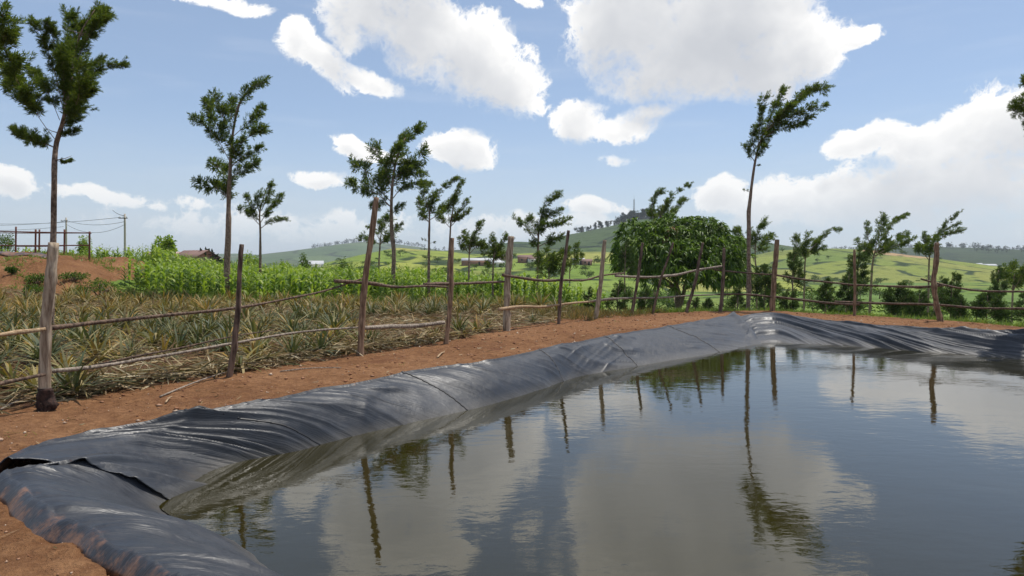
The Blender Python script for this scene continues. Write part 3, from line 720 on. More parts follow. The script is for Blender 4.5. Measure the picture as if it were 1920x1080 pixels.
silky('silky_oak_tree', 'tall tree with upswept crown second from the left, above the maize', 35,
  [(424,562),(426,500),(428,430),(429,370),(431,330),(434,280),(440,230),(452,188),(490,156)], [17,14,12,10,8,7,5,3,1.5],
  [([(429,372),(402,352),(374,346)],15),([(429,368),(420,325),(398,305)],14),([(430,385),(420,360),(408,350)],13),([(430,340),(455,316),(476,306)],12),([(432,315),(460,290),(488,276)],10),([(434,285),(465,258),(494,242)],12),
   ([(438,255),(470,226),(492,202)],11),([(445,215),(455,182),(475,162),(500,151)],10),([(432,305),(405,258),(380,232),(360,222)],12),([(433,290),(402,225),(386,192)],14),([(436,262),(415,212),(400,178)],12),([(440,235),(430,205),(436,190)],13),([(432,320),(440,290),(430,270)],14)],
  2, 26, group=GT)
silky('silky_oak_tree', 'slim small tree before the maize between the splintered post and the tall brown post', 38,
  [(487,560),(488,480),(488,430),(487,400),(500,352)], [7,6,4.5,3.5,1.5],
  [([(487,422),(466,402),(449,393)],8),([(487,416),(470,388),(460,370)],8),([(488,405),(482,378),(486,362)],8),([(490,395),(502,368),(506,345)],8),([(490,405),(514,382),(526,368)],8),([(489,428),(510,414),(536,410)],6),([(488,418),(500,400),(508,390)],7)],
  3, 24, group=GT)
silky('silky_oak_tree', 'broad bushy crowned tree right behind the tall crooked brown post', 36,
  [(735,586),(737,520),(738,470),(734,420),(734,380),(737,335),(746,290),(760,258)], [12,10,9,8,7,6,4,2],
  [([(733,388),(705,362),(676,352),(655,346)],12),([(733,378),(700,344),(680,318),(664,310)],15),([(734,352),(720,312),(708,290),(699,280)],14),([(738,335),(746,290),(757,262),(776,247),(791,240)],12),([(737,342),(762,312),(784,300),(791,284)],15),([(740,332),(768,322),(786,325)],14),
   ([(735,374),(755,352),(780,346),(803,345)],9),([(733,388),(716,378),(700,388)],10),([(740,322),(737,292),(744,278)],15),([(736,360),(722,340),(715,325)],14),([(737,350),(750,330),(756,315)],15),([(734,402),(745,392),(754,385)],7),([(734,430),(744,424),(752,420)],5)],
  4, 28, group=GT, stubs=6)
silky('silky_oak_tree', 'small low tree in the gap between the crooked brown post and the bushy crowned tree', 50,
  [(708,560),(710,500),(713,452),(716,425)], [5,4,3,1.5],
  [([(712,458),(692,450),(677,446)],8),([(712,452),(710,430),(724,410)],10),([(712,458),(730,440),(744,432)],9),([(711,448),(700,432),(690,428)],6),([(712,460),(722,450)],8)], 5, 24, group=GT)
silky('silky_oak_tree', 'thin tree with leaning crown between the bushy crowned tree and the reddish brown post', 33,
  [(803,575),(804,500),(805,425),(806,395),(816,362)], [8,6,4.5,3.5,1.5],
  [([(806,412),(790,396),(783,374)],9),([(806,406),(797,372),(789,346)],9),([(808,400),(816,370),(832,350),(860,334)],7),([(806,412),(822,402),(832,386)],10),([(806,408),(806,385),(812,370)],9),([(806,418),(798,412),(792,408)],7)], 6, 24, group=GT, stubs=5)
silky('silky_oak_tree', 'thin tree rising directly behind the reddish brown post', 32,
  [(838,580),(841,500),(844,440),(846,410),(855,372)], [7,5,4,3,1.5],
  [([(845,428),(830,412),(822,402)],7),([(845,420),(840,392),(848,374)],9),([(846,415),(852,374),(862,348),(869,338)],6),([(846,424),(865,404),(881,394)],7),([(846,412),(868,386),(877,374)],6),([(845,424),(852,410)],9)], 7, 24, group=GT)
silky('silky_oak_tree', 'small round tree just right of the reddish brown post', 33,
  [(877,575),(879,520),(880,475),(884,440)], [5,4,3,1.5],
  [([(880,475),(868,462),(861,452)],8),([(880,470),(872,448),(868,436)],7),([(881,470),(888,445),(896,425),(904,418)],7),([(881,475),(892,464),(902,456)],8),([(880,478),(880,462),(884,450)],10)], 8, 24, group=GT)
silky('silky_oak_tree', 'small dense tree just left of the thick weathered grey post', 33,
  [(924,575),(924,530),(925,495),(930,460)], [5,4,3,1.5],
  [([(925,490),(912,475),(906,462)],9),([(926,485),(922,462),(920,446)],9),([(926,485),(936,462),(948,444)],8),([(926,490),(938,482),(945,478)],9),([(925,495),(925,478),(930,468)],11),([(925,498),(915,494)],7)], 9, 24, group=GT)
silky('silky_oak_tree', 'tree with pointed windblown top just right of the weathered grey post', 44,
  [(1006,585),(1008,520),(1009,460),(1011,430),(1020,392)], [7,5,4.5,3.5,1.5],
  [([(1010,442),(1015,402),(1026,380),(1048,362)],9),([(1008,452),(986,426),(963,410)],8),([(1008,442),(998,420),(992,412)],9),([(1012,432),(1040,420),(1066,412)],9),([(1014,412),(1035,402),(1052,394)],8),([(1010,462),(1030,452),(1046,444)],10),([(1010,455),(1008,435),(1014,420)],11),([(1009,466),(1000,455)],9)], 10, 26, group=GT)
silky('silky_oak_tree', 'bushy low tree left of the thin dark leaning post', 42,
  [(1028,588),(1028,550),(1029,520),(1030,495)], [4,3.5,3,1.5],
  [([(1029,525),(1012,505),(1008,480)],11),([(1029,520),(1025,490),(1024,472)],11),([(1030,520),(1042,495),(1052,474)],11),([(1030,522),(1050,510),(1058,498)],10),([(1029,524),(1032,505),(1036,490)],13)], 11, 22, group=GT)
silky('silky_oak_tree', 'sparse yellowish sapling seen just right of the thin dark leaning post', 44,
  [(1067,585),(1068,540),(1069,500),(1072,480)], [3.5,3,2.5,1.5],
  [([(1069,505),(1076,485),(1080,462)],8),([(1069,500),(1064,480),(1066,466)],7),([(1069,508),(1082,492),(1088,478)],7)], 12, 18, group=GT)
silky('silky_oak_tree', 'windswept top of a tree rising behind the mango tree', 60,
  [(1226,560),(1230,480),(1233,425),(1245,390)], [5,5,4,2],
  [([(1232,425),(1222,392),(1228,366),(1241,358)],7),([(1235,422),(1248,388),(1264,361),(1296,345)],6),([(1238,418),(1262,392),(1284,373)],7),([(1232,428),(1222,408),(1218,398)],8),([(1236,415),(1240,392),(1246,380)],9),([(1234,425),(1250,408),(1262,400)],9)], 13, 26, group=GT)
silky('silky_oak_tree', 'very tall bare-stemmed tree with crown bent to the right, left of the thick far post', 29,
  [(1403,590),(1404,520),(1404,450),(1405,390),(1411,335),(1416,303),(1424,270),(1440,235)], [10,9,9,8,6,5,4,2],
  [([(1415,303),(1405,288),(1397,276)],8),([(1418,292),(1411,262),(1414,240)],9),([(1420,282),(1424,242),(1424,205),(1436,178)],9),([(1422,272),(1440,232),(1456,192),(1472,165)],9),([(1425,258),(1455,226),(1482,195),(1516,168),(1551,167)],10),([(1430,248),(1470,226),(1510,206),(1546,196)],10),
   ([(1425,266),(1452,246),(1490,234),(1522,222)],10),([(1440,236),(1460,216),(1478,200)],13),([(1420,285),(1432,262),(1440,250)],11),([(1470,205),(1500,182),(1520,172)],9),([(1416,300),(1424,285),(1432,275)],8)], 14, 28, group=GT, stubs=4)
silky('silky_oak_tree', 'small tree peeping out behind the very tall bare stem', 60,
  [(1420,565),(1418,510),(1416,470),(1420,440)], [4,4,3,1.5],
  [([(1415,468),(1388,446),(1379,430)],8),([(1415,462),(1420,434),(1429,416)],10),([(1415,468),(1432,452),(1442,444)],10),([(1416,470),(1408,450),(1404,440)],10),([(1417,472),(1430,468)],8)], 15, 24, group=GT)
silky('silky_oak_tree', 'tree with one long branch blown right, left of the thin straight post', 60,
  [(1508,592),(1508,540),(1509,498),(1512,470)], [5,4,3.5,2],
  [([(1511,488),(1498,466),(1489,446)],8),([(1512,482),(1509,458),(1514,444)],9),([(1513,476),(1535,452),(1558,432),(1578,432)],6),([(1512,482),(1532,470),(1546,466)],7),([(1511,490),(1504,478)],9),([(1512,480),(1526,462),(1534,450)],8)], 16, 24, group=GT)
silky('silky_oak_tree', 'wide feathery tree just right of the thin straight post', 62,
  [(1630,605),(1633,540),(1636,495),(1641,468)], [6,5,4,2],
  [([(1638,484),(1620,464),(1608,456)],9),([(1638,480),(1626,440),(1624,420)],8),([(1640,478),(1648,434),(1656,406)],9),([(1642,474),(1664,430),(1680,412),(1704,402)],6),([(1640,480),(1670,464),(1708,450)],9),([(1642,474),(1680,448),(1702,440)],8),([(1638,485),(1652,470),(1660,455)],10),([(1637,485),(1626,480)],8)], 17, 24, group=GT)
silky('silky_oak_tree', 'tree with three streaming twigs behind the crooked knobbly post', 58,
  [(1740,608),(1741,540),(1742,495),(1744,470)], [5,4,3.5,2],
  [([(1742,488),(1729,472),(1721,462)],9),([(1742,482),(1737,460),(1734,448)],10),([(1743,474),(1756,442),(1776,416),(1803,396)],5),([(1745,466),(1778,438),(1806,430)],6),([(1750,450),(1775,428),(1799,420)],5),([(1742,485),(1748,465),(1750,450)],9)], 18, 24, group=GT)
silky('silky_oak_tree', 'small dark round tree at the right edge of the picture behind the rails', 56,
  [(1897,612),(1898,570),(1899,545),(1902,515)], [4,4,3.5,2],
  [([(1899,545),(1886,525),(1882,508)],10),([(1899,542),(1898,515),(1900,498)],10),([(1900,545),(1914,520),(1922,504)],10),([(1899,548),(1905,530),(1910,520)],12)], 19, 26, group=GT)
silky('silky_oak_tree', 'tree at the upper right edge with only its leafy branch tips in view', 19,
  [(1990,640),(1988,480),(1984,330),(1978,220),(1976,120)], [12,11,9,6,3],
  [([(1982,300),(1945,250),(1915,215),(1898,205)],18),([(1980,240),(1935,200),(1905,195)],18),([(1978,200),(1945,165),(1918,150)],15),([(1980,260),(1960,200),(1950,140)],25),([(1982,280),(1950,260),(1925,245)],14),([(1978,180),(2000,140),(2020,90)],25)], 20, 28, True, group=GT)

# young bushy trees in the valley just past the far berm
def shrub(label, px, ytop, ybot, wpx, d, seed, stem=None, mat=None, name='young_tree', cat='young tree', group='low young trees past the far bank'):
    rng = np.random.default_rng(seed); limbs = []
    H = ybot-ytop; n = 9
    for i in range(n):
        u = (i+.5)/n; a = (-1)**i*rng.uniform(.2, 1); hw = wpx/2*(1-.42*u)*rng.uniform(.7, 1.25)
        y0 = ybot-H*u*.72
        limbs.append(([(px, y0), (px+a*hw*.55, y0-H*.10), (px+a*hw, y0-H*(.16+.1*rng.random()))], max(4.5, wpx*.24*(1-.35*u))))
    limbs.append(([(px, ybot-H*.6), (px+1, ybot-H*.8), (px+3, ytop)], max(3.2, wpx*.12)))
    tr = [(px, stem or ybot+20), (px, ybot-H*.4), (px+2, ytop+H*.1)]
    return silky(name, label, d, tr, [4, 3, 1.2], limbs, seed, 15, False, cat, mat or M_silky_far, group, spread=1.0)
SH = [(1103,540,588,34,34,'low bush directly left of the pale leaning post'),(1158,528,590,44,34,'dark bush between the pale leaning post and the mango tree'),(1172,452,515,34,38,'upright young tree whose leaves touch the left side of the mango crown'),
 (1209,545,590,40,36,'bush under the left side of the mango crown'),(1325,562,592,34,33,'tiny bush under the right side of the mango crown'),(1303,560,592,26,33,'little bush against the foot of a leaning post under the mango'),(1383,535,592,34,34,'narrow bush just left of the very tall stem'),
 (1428,500,560,58,36,'grey-green bush just right of the very tall stem'),(1432,540,585,30,33,'small bush on a thin stem left of the thick far post'),(1475,545,592,40,34,'low bush at the foot of the thick far post'),(1487,462,540,40,40,'hazy young tree right of the thick far post'),
 (1548,525,590,44,36,'bush midway between the thick far post and the thin straight post'),(1590,505,592,50,38,'dark bush at the left of the thin straight post'),(1608,470,545,46,42,'taller grey bush behind the thin straight post'),(1682,535,598,58,34,'wide dark bush right of the wide feathery tree'),
 (1722,548,600,42,33,'bush left of the crooked knobbly post'),(1783,515,596,50,33,'cone shaped bush right of the crooked knobbly post'),(1800,560,606,36,32,'low bush beyond the lower rail right of the crooked post'),(1850,548,606,66,31,'wide bushy cone near the right edge below the rails'),
 (1870,500,560,34,46,'pale hazy bush high in the field near the right edge'),(1924,545,610,46,29,'bush cut off by the right edge of the picture')]
for i, (px, y0, y1, w, d, lb) in enumerate(SH): shrub(lb, px, y0, y1+6, w, d, 300+i)

# ------------------------------------------------------------------ mango tree
def mango():
    rng = np.random.default_rng(5); d = 43.0; k = d/F
    x0 = (1272-960)/F*d; gz = ground_z(x0, d); base = np.array([x0, d, gz])
    lobes = [(1212,478,62,56,-.4),(1255,470,60,56,.2),(1275,500,70,52,-1.2),(1322,462,56,48,.3),(1345,500,50,46,-.6),(1368,502,34,50,.2),(1240,440,34,26,.3),(1300,440,40,30,.2)]
    tb = MB()
    tube(tb, [np.array([x0, d, gz-.2]), P(1272,570,d), P(1271,548,d), P(1268,536,d)], np.array([13, 12, 11, 9])*k/2, 10, 14, .12, 3, seed=3)
    tube(tb, [P(1275,575,d), P(1281,552,d), P(1284,540,d)], np.array([8, 8, 7])*k/2, 8, 10, .1)
    for (tx, ty, yo) in [(1225,520,-.8),(1212,490,.4),(1250,480,.6),(1262,470,-.7),(1300,505,.9),(1325,480,.2),(1350,500,-.7),(1365,500,.4),(1310,460,0),(1290,500,-1)]:
        s_ = P(1270 if tx < 1270 else 1283, 541, d)
        e = P(tx, ty, d+yo); m_ = (s_+e)/2+np.array([0, 0, -.12])
        tube(tb, [s_, m_, e], [.13, .09, .04], 6, 8, .1)
    cb = MB(); rb = MB()
    for (cx, cy, rx, ry, yo) in lobes:
        c = P(cx, cy, d+yo); rr = np.array([rx*k, min(rx*k, 2.0), ry*k]); n = int(230*(rx*ry)/3000)
        u = norm(rng.normal(size=(n, 3))); u[:, 2] = np.where(u[:, 2] < -.6, -u[:, 2], u[:, 2])
        bumpy = .84+.46*vn(u[:, 0]*2.2+cx, u[:, 1]*2.2+u[:, 2]*2.5, int(cx))
        Cn = c+u*rr*bumpy[:, None]*rng.uniform(.72, 1.0, n)[:, None]**.5
        m = 13
        B = np.repeat(Cn, m, 0)+rng.normal(size=(n*m, 3))*.03
        out = norm(np.repeat(u, m, 0)*.75+rng.normal(size=(n*m, 3))*.75+np.array([0, 0, .05]))
        kites(cb, B, out, rng.uniform(.30, .50, n*m), rng.uniform(.07, .10, n*m), rng, .62, True)
    # darker inner foliage keeps the crown from being hollow
    for (cx, cy, rx, ry, yo) in lobes:
        c = P(cx, cy, d+yo); rr = np.array([rx*k, 1.3, ry*k])*.72; n = 240
        B = c+norm(rng.normal(size=(n, 3)))*rr*rng.uniform(.2, 1, n)[:, None]
        kites(cb, B, rng.normal(size=(n, 3))+np.array([0, 0, -.4]), .46, .11, rng, .3)
    for (cx, cy) in [(1263,430),(1258,437),(1267,438),(1250,450),(1246,455)]:
        c = P(cx, cy, d-1.5); m = 26
        out = rng.normal(size=(m, 3))+np.array([0, -.5, .4]); kites(rb, c+rng.normal(size=(m, 3))*.08, out, .28, .06, rng, .5, True)
    root = empty('mango_tree', base)
    link('trunk', tb.mesh('trunk', True, base), M_bark, root)
    link('crown', cb.mesh('crown', False, base), M_mango, root)
    o = link('young_leaves', rb.mesh('young_leaves', False, base), M_mango_red, root); o['label'] = 'reddish brown flush of young leaves near the top'
    tag(root, 'round glossy mango tree with forked trunk behind the fence at the far corner', 'tree')
mango()

# ------------------------------------------------------------------ pineapple plants
def pineapple_mesh(seed, dry, n=30):
    rng = np.random.default_rng(seed); mb = MB()
    for i in range(n):
        az = i*2.39996+rng.uniform(-.3, .3); u = i/n
        el = R(78-62*u+rng.uniform(-10, 10)); L = rng.uniform(.55, .8)*(1-.15*(1-u))
        if dry and rng.random() < .5: el = R(rng.uniform(-2, 35))
        w = .05*rng.uniform(.8, 1.25); h = np.array([math.cos(az), math.sin(az), 0]); sd = np.array([-h[1], h[0], 0])
        V = []; p = h*.04+np.array([0, 0, .05]); e = el; m = 5
        for j in range(m):
            ww = w*(1-(j/(m-1))**1.6)*(.75+.25*min(1, j)); fold = np.array([0, 0, .3*ww])
            V += [p+sd*ww/2+fold, p-sd*ww/2+fold] if j < m-1 else [p, p+sd*.003]
            p = p+(h*math.cos(e)+np.array([0, 0, math.sin(e)]))*L/(m-1); e -= rng.uniform(.12, .30)+(.25 if dry and rng.random() < .3 else 0)
        mb.add(V, [[2*j, 2*j+1, 2*j+3, 2*j+2] for j in range(m-1)])
    return mb
pine_mb = [pineapple_mesh(50+i, i >= 4) for i in range(7)]
pine_me = []
for i, mb in enumerate(pine_mb):
    me = mb.mesh('pineapple_leaves'); me.materials.append(M_pine_dry if i >= 4 else M_pine); pine_me.append(me)
def zone_points(poly, step, rng, jit=.38, rot=.35):
    p = np.array(poly); c, s = math.cos(rot), math.sin(rot)
    q = np.stack([p[:, 0]*c+p[:, 1]*s, -p[:, 0]*s+p[:, 1]*c], 1)
    gx = np.arange(q[:, 0].min(), q[:, 0].max(), step[0]); gy = np.arange(q[:, 1].min(), q[:, 1].max(), step[1])
    A, B = np.meshgrid(gx, gy); A = A+rng.uniform(-jit, jit, A.shape)*step[0]; B = B+rng.uniform(-jit, jit, B.shape)*step[1]
    X = A*c-B*s; Y = A*s+B*c; X = X.ravel(); Y = Y.ravel()
    k = (poly_sd(poly, X, Y) < -.05) & (Y > 1.5) & (np.abs(X) < .86*Y+1.5)
    return X[k], Y[k]
rng = np.random.default_rng(77)
px_, py_ = zone_points(FENCE_ZONE, (.60, .84), rng)
keep = (plateau(px_, py_) < 1.75) & (poly_sd(fl+[(-9,20),(-12,5)], px_, py_) < 900)
gap = fbm(px_*.35, py_*.35, 2, 90) < .60
keep &= gap; px_, py_ = px_[keep], py_[keep]
order = np.argsort(np.hypot(px_, py_)); px_, py_ = px_[order], py_[order]
pz_ = land(px_, py_)
nrest = []
for i in range(len(px_)):
    v = int(rng.choice(7, p=[.11,.11,.11,.11,.19,.19,.18])); s = rng.uniform(.65, 1.45); a = rng.uniform(0, 6.28)
    if i < 290:
        o = link('pineapple_plant', pine_me[v]); o.location = (px_[i], py_[i], pz_[i]-.02); o.rotation_euler = (rng.uniform(-.15, .15), rng.uniform(-.15, .15), a); o.scale = (s, s, s)
        if v >= 4: tag(o, 'withering pineapple plant with yellow and straw-coloured leaves in the field behind the fence', 'pineapple plant', 'withering pineapple plants in the field')
        else: tag(o, 'spiky grey-green pineapple plant in the field behind the fence', 'pineapple plant', 'green pineapple plants in the field')
    else: nrest.append((v, s, a, px_[i], py_[i], pz_[i]))
def merged(name, mbs, items, mat, label, cat):
    mb = MB(); cache = []
    for m_ in mbs: cache.append((np.concatenate(m_.V), np.concatenate(m_.Q)))
    for (v, s, a, x, y, z) in items:
        V, Q = cache[v]; c, sn = math.cos(a)*s, math.sin(a)*s
        mb.add(np.stack([V[:, 0]*c-V[:, 1]*sn+x, V[:, 0]*sn+V[:, 1]*c+y, V[:, 2]*s+z], 1), Q)
    o = link(name, mb.mesh(name), mat); tag(o, label, cat, kind='stuff'); return o
if nrest: merged('pineapple_patch', pine_mb, [r for r in nrest], M_pine_dry, 'farther part of the pineapple field, mixed green and dry rosettes', 'pineapples')

# dead leaves and sticks over the field
def litter():
    rng = np.random.default_rng(8); n = 26000
    X = rng.uniform(-30, 3, n*3); Y = 2+30*rng.random(n*3)**.8
    s = poly_sd(FENCE_ZONE, X, Y); k = (s < .12) & (np.abs(X) < .86*Y+1) & (plateau(X, Y) < 1.5)
    X, Y = X[k][:n], Y[k][:n]; Z = land(X, Y)+rng.uniform(.005, .14, len(X))
    L = rng.uniform(.15, .6, len(X)); D = rng.normal(size=(len(X), 3)); D[:, 2] *= .22
    mb = MB(); kites(mb, np.stack([X, Y, Z], 1), D, L, rng.uniform(.010, .032, len(X)), rng, .05, True)
    n2 = 420; Xb = rng.uniform(-9, 14, n2*5); Yb = rng.uniform(2, 25, n2*5)
    kb = (poly_sd(E_POLY, Xb, Yb) > .05) & (poly_sd(FENCE_ZONE, Xb, Yb) > 0) & (poly_sd(PLATEAU, Xb, Yb) < 0); Xb, Yb = Xb[kb][:n2], Yb[kb][:n2]
    Db = rng.normal(size=(len(Xb), 3)); Db[:, 2] *= .06
    kites(mb, np.stack([Xb, Yb, land(Xb, Yb)+.012], 1), Db, rng.uniform(.04, .22, len(Xb)), rng.uniform(.006, .016, len(Xb)), rng, .02, True)
    # heap along the foot of the field
    e = np.array(fl[1:6]); m = 5200; t = rng.uniform(0, 1, m)*3.2; i = np.minimum(t.astype(int), len(e)-2); f = (t-i)[:, None]
    B = e[i]*(1-f)+e[i+1]*f+rng.normal(size=(m, 2))*.16+np.array([-.22, .22]); z = land(B[:, 0], B[:, 1])+rng.uniform(0, .15, m)
    D = np.c_[rng.normal(size=(m, 2))+np.array([.5, .8])*rng.choice([-1, 1], m)[:, None], rng.normal(size=m)*.25]
    kites(mb, np.c_[B, z], D, rng.uniform(.15, .6, m), rng.uniform(.012, .03, m), rng, .1, True)
    o = link('dry_leaf_litter', mb.mesh('dry_leaf_litter'), M_straw); tag(o, 'dead straw-coloured leaves strewn between the pineapple plants', 'leaf litter', kind='stuff')
litter()

def pebbles():
    rng = np.random.default_rng(9); mb = MB(); n = 5200
    X = rng.uniform(-9, 18, n*4); Y = rng.uniform(2.0, 27, n*4)
    e = poly_sd(E_POLY, X, Y); s = poly_sd(FENCE_ZONE, X, Y); o = poly_sd(PLATEAU, X, Y)
    k = (e > .02) & (s > -.1) & (o < -.1); X, Y = X[k][:n], Y[k][:n]; n = len(X); Z = land(X, Y)
    octv = np.array([[1,0,0],[0,1,0],[-1,0,0],[0,-1,0],[0,0,1],[0,0,-1.0]])
    T = np.array([[0,1,4],[1,2,4],[2,3,4],[3,0,4],[1,0,5],[2,1,5],[3,2,5],[0,3,5]])
    r = .006+.034*rng.random(n)**7+.012*rng.random(n)**2
    V = octv[None]*r[:, None, None]*rng.uniform(.5, 1.3, (n, 6, 1))*np.array([1, 1, .6])
    V = V+np.stack([X, Y, Z+r*.25], 1)[:, None]
    mb.add(V.reshape(-1, 3), None, (T[None]+np.arange(n)[:, None, None]*6).reshape(-1, 3))
    m, k2 = new_mat('pebble'); c = k2.ramp(k2.node('ShaderNodeNewGeometry').outputs['Random Per Island'], [(0, (.16,.065,.035)), (.5, (.27,.125,.065)), (.85, (.36,.20,.12)), (1, (.55,.46,.36))])
    finish(k2, principled(k2, c, .9, None, .2))
    ob = link('pebbles', mb.mesh('pebbles'), m); tag(ob, 'loose earth clods and pebbles scattered on the red bank', 'pebbles', kind='stuff')
pebbles()

# ------------------------------------------------------------------ maize
def maize_mesh(seed):
    rng = np.random.default_rng(seed); mb = MB(); H = rng.uniform(1.6, 2.0)
    lean = rng.normal(size=2)*.06
    tube(mb, [(0, 0, 0), (lean[0]*.5, lean[1]*.5, H*.5), (lean[0], lean[1], H)], [.016, .013, .006], 4)
    az0 = rng.uniform(0, 3.14)
    for i in range(11):
        z = H*(.14+.80*i/11); az = az0+(i % 2)*math.pi+rng.uniform(-.5, .5)
        h = np.array([math.cos(az), math.sin(az), 0]); sd = np.array([-h[1], h[0], 0]); L = rng.uniform(.65, .95)*(1-.35*(i/11)**2); w = .115*rng.uniform(.8, 1.2)
        p = np.array([lean[0]*z/H, lean[1]*z/H, z]); e = R(rng.uniform(52, 72)); V = []; m = 5
        h = norm(h+np.array([.35, 0, 0]))
        for j in range(m):
            ww = w*(.55+.9*math.sin(math.pi*min(1, (j+.4)/m)))*(0.05 if j == m-1 else 1)
            V += [p+sd*ww/2, p-sd*ww/2]
            p = p+(h*math.cos(e)+np.array([0, 0, math.sin(e)]))*L/(m-1); e -= rng.uniform(.35, .62)
        mb.add(V, [[2*j, 2*j+1, 2*j+3, 2*j+2] for j in range(m-1)])
    for i in range(5):
        az = rng.uniform(0, 6.28); b = np.array([lean[0], lean[1], H-.02])
        kites(mb, b[None], np.array([[math.cos(az)*.4, math.sin(az)*.4, 1]]), .24, .02, rng)
    return mb
mz_mb = [maize_mesh(700+i) for i in range(7)]; mz_me = []
for mb in mz_mb:
    me = mb.mesh('maize_leaves'); me.materials.append(M_corn); mz_me.append(me)
rng = np.random.default_rng(78)
cx_, cy_ = zone_points(CORN, (.5, .78), rng, .35, .2)
k = (cy_ < 56); cx_, cy_ = cx_[k], cy_[k]
order = np.argsort(poly_sd(CORN, cx_, cy_)*-1+.0*cx_+ (cy_-30)*.35); cx_, cy_ = cx_[order], cy_[order]; cz_ = land(cx_, cy_)
sizes = rng.uniform(.82, 1.08, len(cx_))*(.92+.25*fbm(cx_*.25, cy_*.25, 2, 66)); rest = []
for i in range(len(cx_)):
    v = int(rng.integers(0, 7)); a = rng.uniform(0, 6.28); s = sizes[i]*(.68 if cx_[i] > -5 else .83)
    if i < 280:
        o = link('maize_plant', mz_me[v]); o.location = (cx_[i], cy_[i], cz_[i]); o.rotation_euler = (0, 0, a); o.scale = (s, s, s)
        tag(o, 'green maize plant in the front rows of the maize field', 'maize plant', 'maize plants in the front rows')
    else: rest.append((v, s, a, cx_[i], cy_[i], cz_[i]))
for i in range(70):
    x, y = rng.uniform(.6, 4.8), rng.uniform(31.5, 38); rest.append((int(rng.integers(0, 7)), rng.uniform(.55, .8), rng.uniform(0, 6.28), x, y, ground_z(x, y)))
merged('maize_field', mz_mb, rest, M_corn, 'dense field of bright green maize behind the pineapple field', 'maize')

# grass and weeds
def blades(name, X, Y, h, w, mat, label, rng, spread=.45, per=7):
    Z = land(X, Y); B = np.repeat(np.stack([X, Y, Z-.02], 1), per, 0)+np.c_[rng.normal(size=(len(X)*per, 2))*.06, np.zeros(len(X)*per)]
    D = rng.normal(size=B.shape)*spread+np.array([.15, 0, 1.0]); mb = MB()
    kites(mb, B, D, np.repeat(h, per)*rng.uniform(.5, 1.15, len(B)), w, rng, .15, True)
    o = link(name, mb.mesh(name), mat); tag(o, label, 'grass', kind='stuff')
rng = np.random.default_rng(12)
n = 5200; e = np.array(far_edge[:]); t = rng.uniform(0, len(e)-1.01, n); i = t.astype(int); f = (t-i)[:, None]
B = e[i]*(1-f)+e[i+1]*f; B = B+np.c_[rng.uniform(-.3, .8, n), .3+7*rng.random(n)**1.7]
blades('grass', B[:, 0], B[:, 1], rng.uniform(.10, .34, n), .018, M_grass, 'bright green grass on the slope beyond the far bank', rng)
n = 5000; X = rng.uniform(-26, 1.6, n); Y = rng.uniform(29, 34.5, n); k = (poly_sd(CORN, X, Y) < 1.6)
blades('weeds', X[k], Y[k], rng.uniform(.25, .65, k.sum()), .035, M_grass, 'rank bright green weeds along the foot of the maize', rng, .6)
n = 2600; X = rng.uniform(-1.5, 6, n); Y = rng.uniform(20, 34, n); k = (poly_sd(E_POLY, X, Y) > 2.4) & ((poly_sd(PLATEAU, X, Y) > -2.2)) & (poly_sd(fl+[(20,40),(-20,60)], X, Y) < 1e9) & (Y > 19.5+X*1.08)
blades('dry_grass', X[k], Y[k], rng.uniform(.2, .5, k.sum()), .016, M_pine_dry, 'pale dry grass behind the fence near the weathered grey post', rng, .5)

def leafy_bush(name, label, base, h, r, seed, mat, cat, group=None, n=420, leaf=.12, flat=1.0, stem=True, droop=.3):
    rng = np.random.default_rng(seed); cb = MB(); base = np.array(base, float)
    nb = 9; parts = []
    tb = MB()
    for i in range(nb):
        az = rng.uniform(0, 6.28); rr = r*rng.uniform(.2, .75); zz = h*rng.uniform(.45, .85)
        c = np.array([math.cos(az)*rr, math.sin(az)*rr, zz]); parts.append(c)
        if stem: tube(tb, [(0, 0, -.05), c*.5+np.array([0, 0, .05*h]), c], [max(.012, r*.05), r*.03, r*.012], 5)
    for c in parts:
        m = n//nb; u = norm(rng.normal(size=(m, 3)))
        B = c+u*np.array([r*.42, r*.42, h*.24*flat])*rng.uniform(.25, 1, m)[:, None]
        B[:, 2] = np.maximum(B[:, 2], .02)
        kites(cb, B, u+rng.normal(size=(m, 3))*.6+np.array([.1, 0, .2]), leaf*rng.uniform(.6, 1.3, m), leaf*.38, rng, droop)
    root = empty(name, base)
    if stem: link('trunk' if h > 1.3 else 'stem', tb.mesh('stem', True), M_bark, root)
    link('crown' if h > 1.3 else 'leaves', cb.mesh('leaves'), mat, root)
    tag(root, label, cat, group); return root
n = 5000; X = rng.uniform(-38, -19, n); Y = rng.uniform(30, 44, n); k = (plateau(X, Y) > .9) & (fbm(X*.5, Y*.5, 3, 82) > .60) & (poly_sd(CORN, X, Y) > -.3)
blades('tufts', X[k], Y[k], rng.uniform(.12, .35, k.sum()), .03, M_grass, 'low green tufts dotted over the red mound', rng, .7, 5)
n = 90; X = rng.uniform(-8, 10, n*6); Y = rng.uniform(2.2, 24, n*6); k = (poly_sd(E_POLY, X, Y) > .15) & (poly_sd(FENCE_ZONE, X, Y) > .1) & (poly_sd(PLATEAU, X, Y) < -.1) & (fbm(X*.8, Y*.8, 2, 83) > .56)
blades('sprouts', X[k][:n], Y[k][:n], rng.uniform(.03, .09, min(n, k.sum())), .008, M_grass, 'tiny green sprouts on the bare red bank', rng, 1.0, 6)
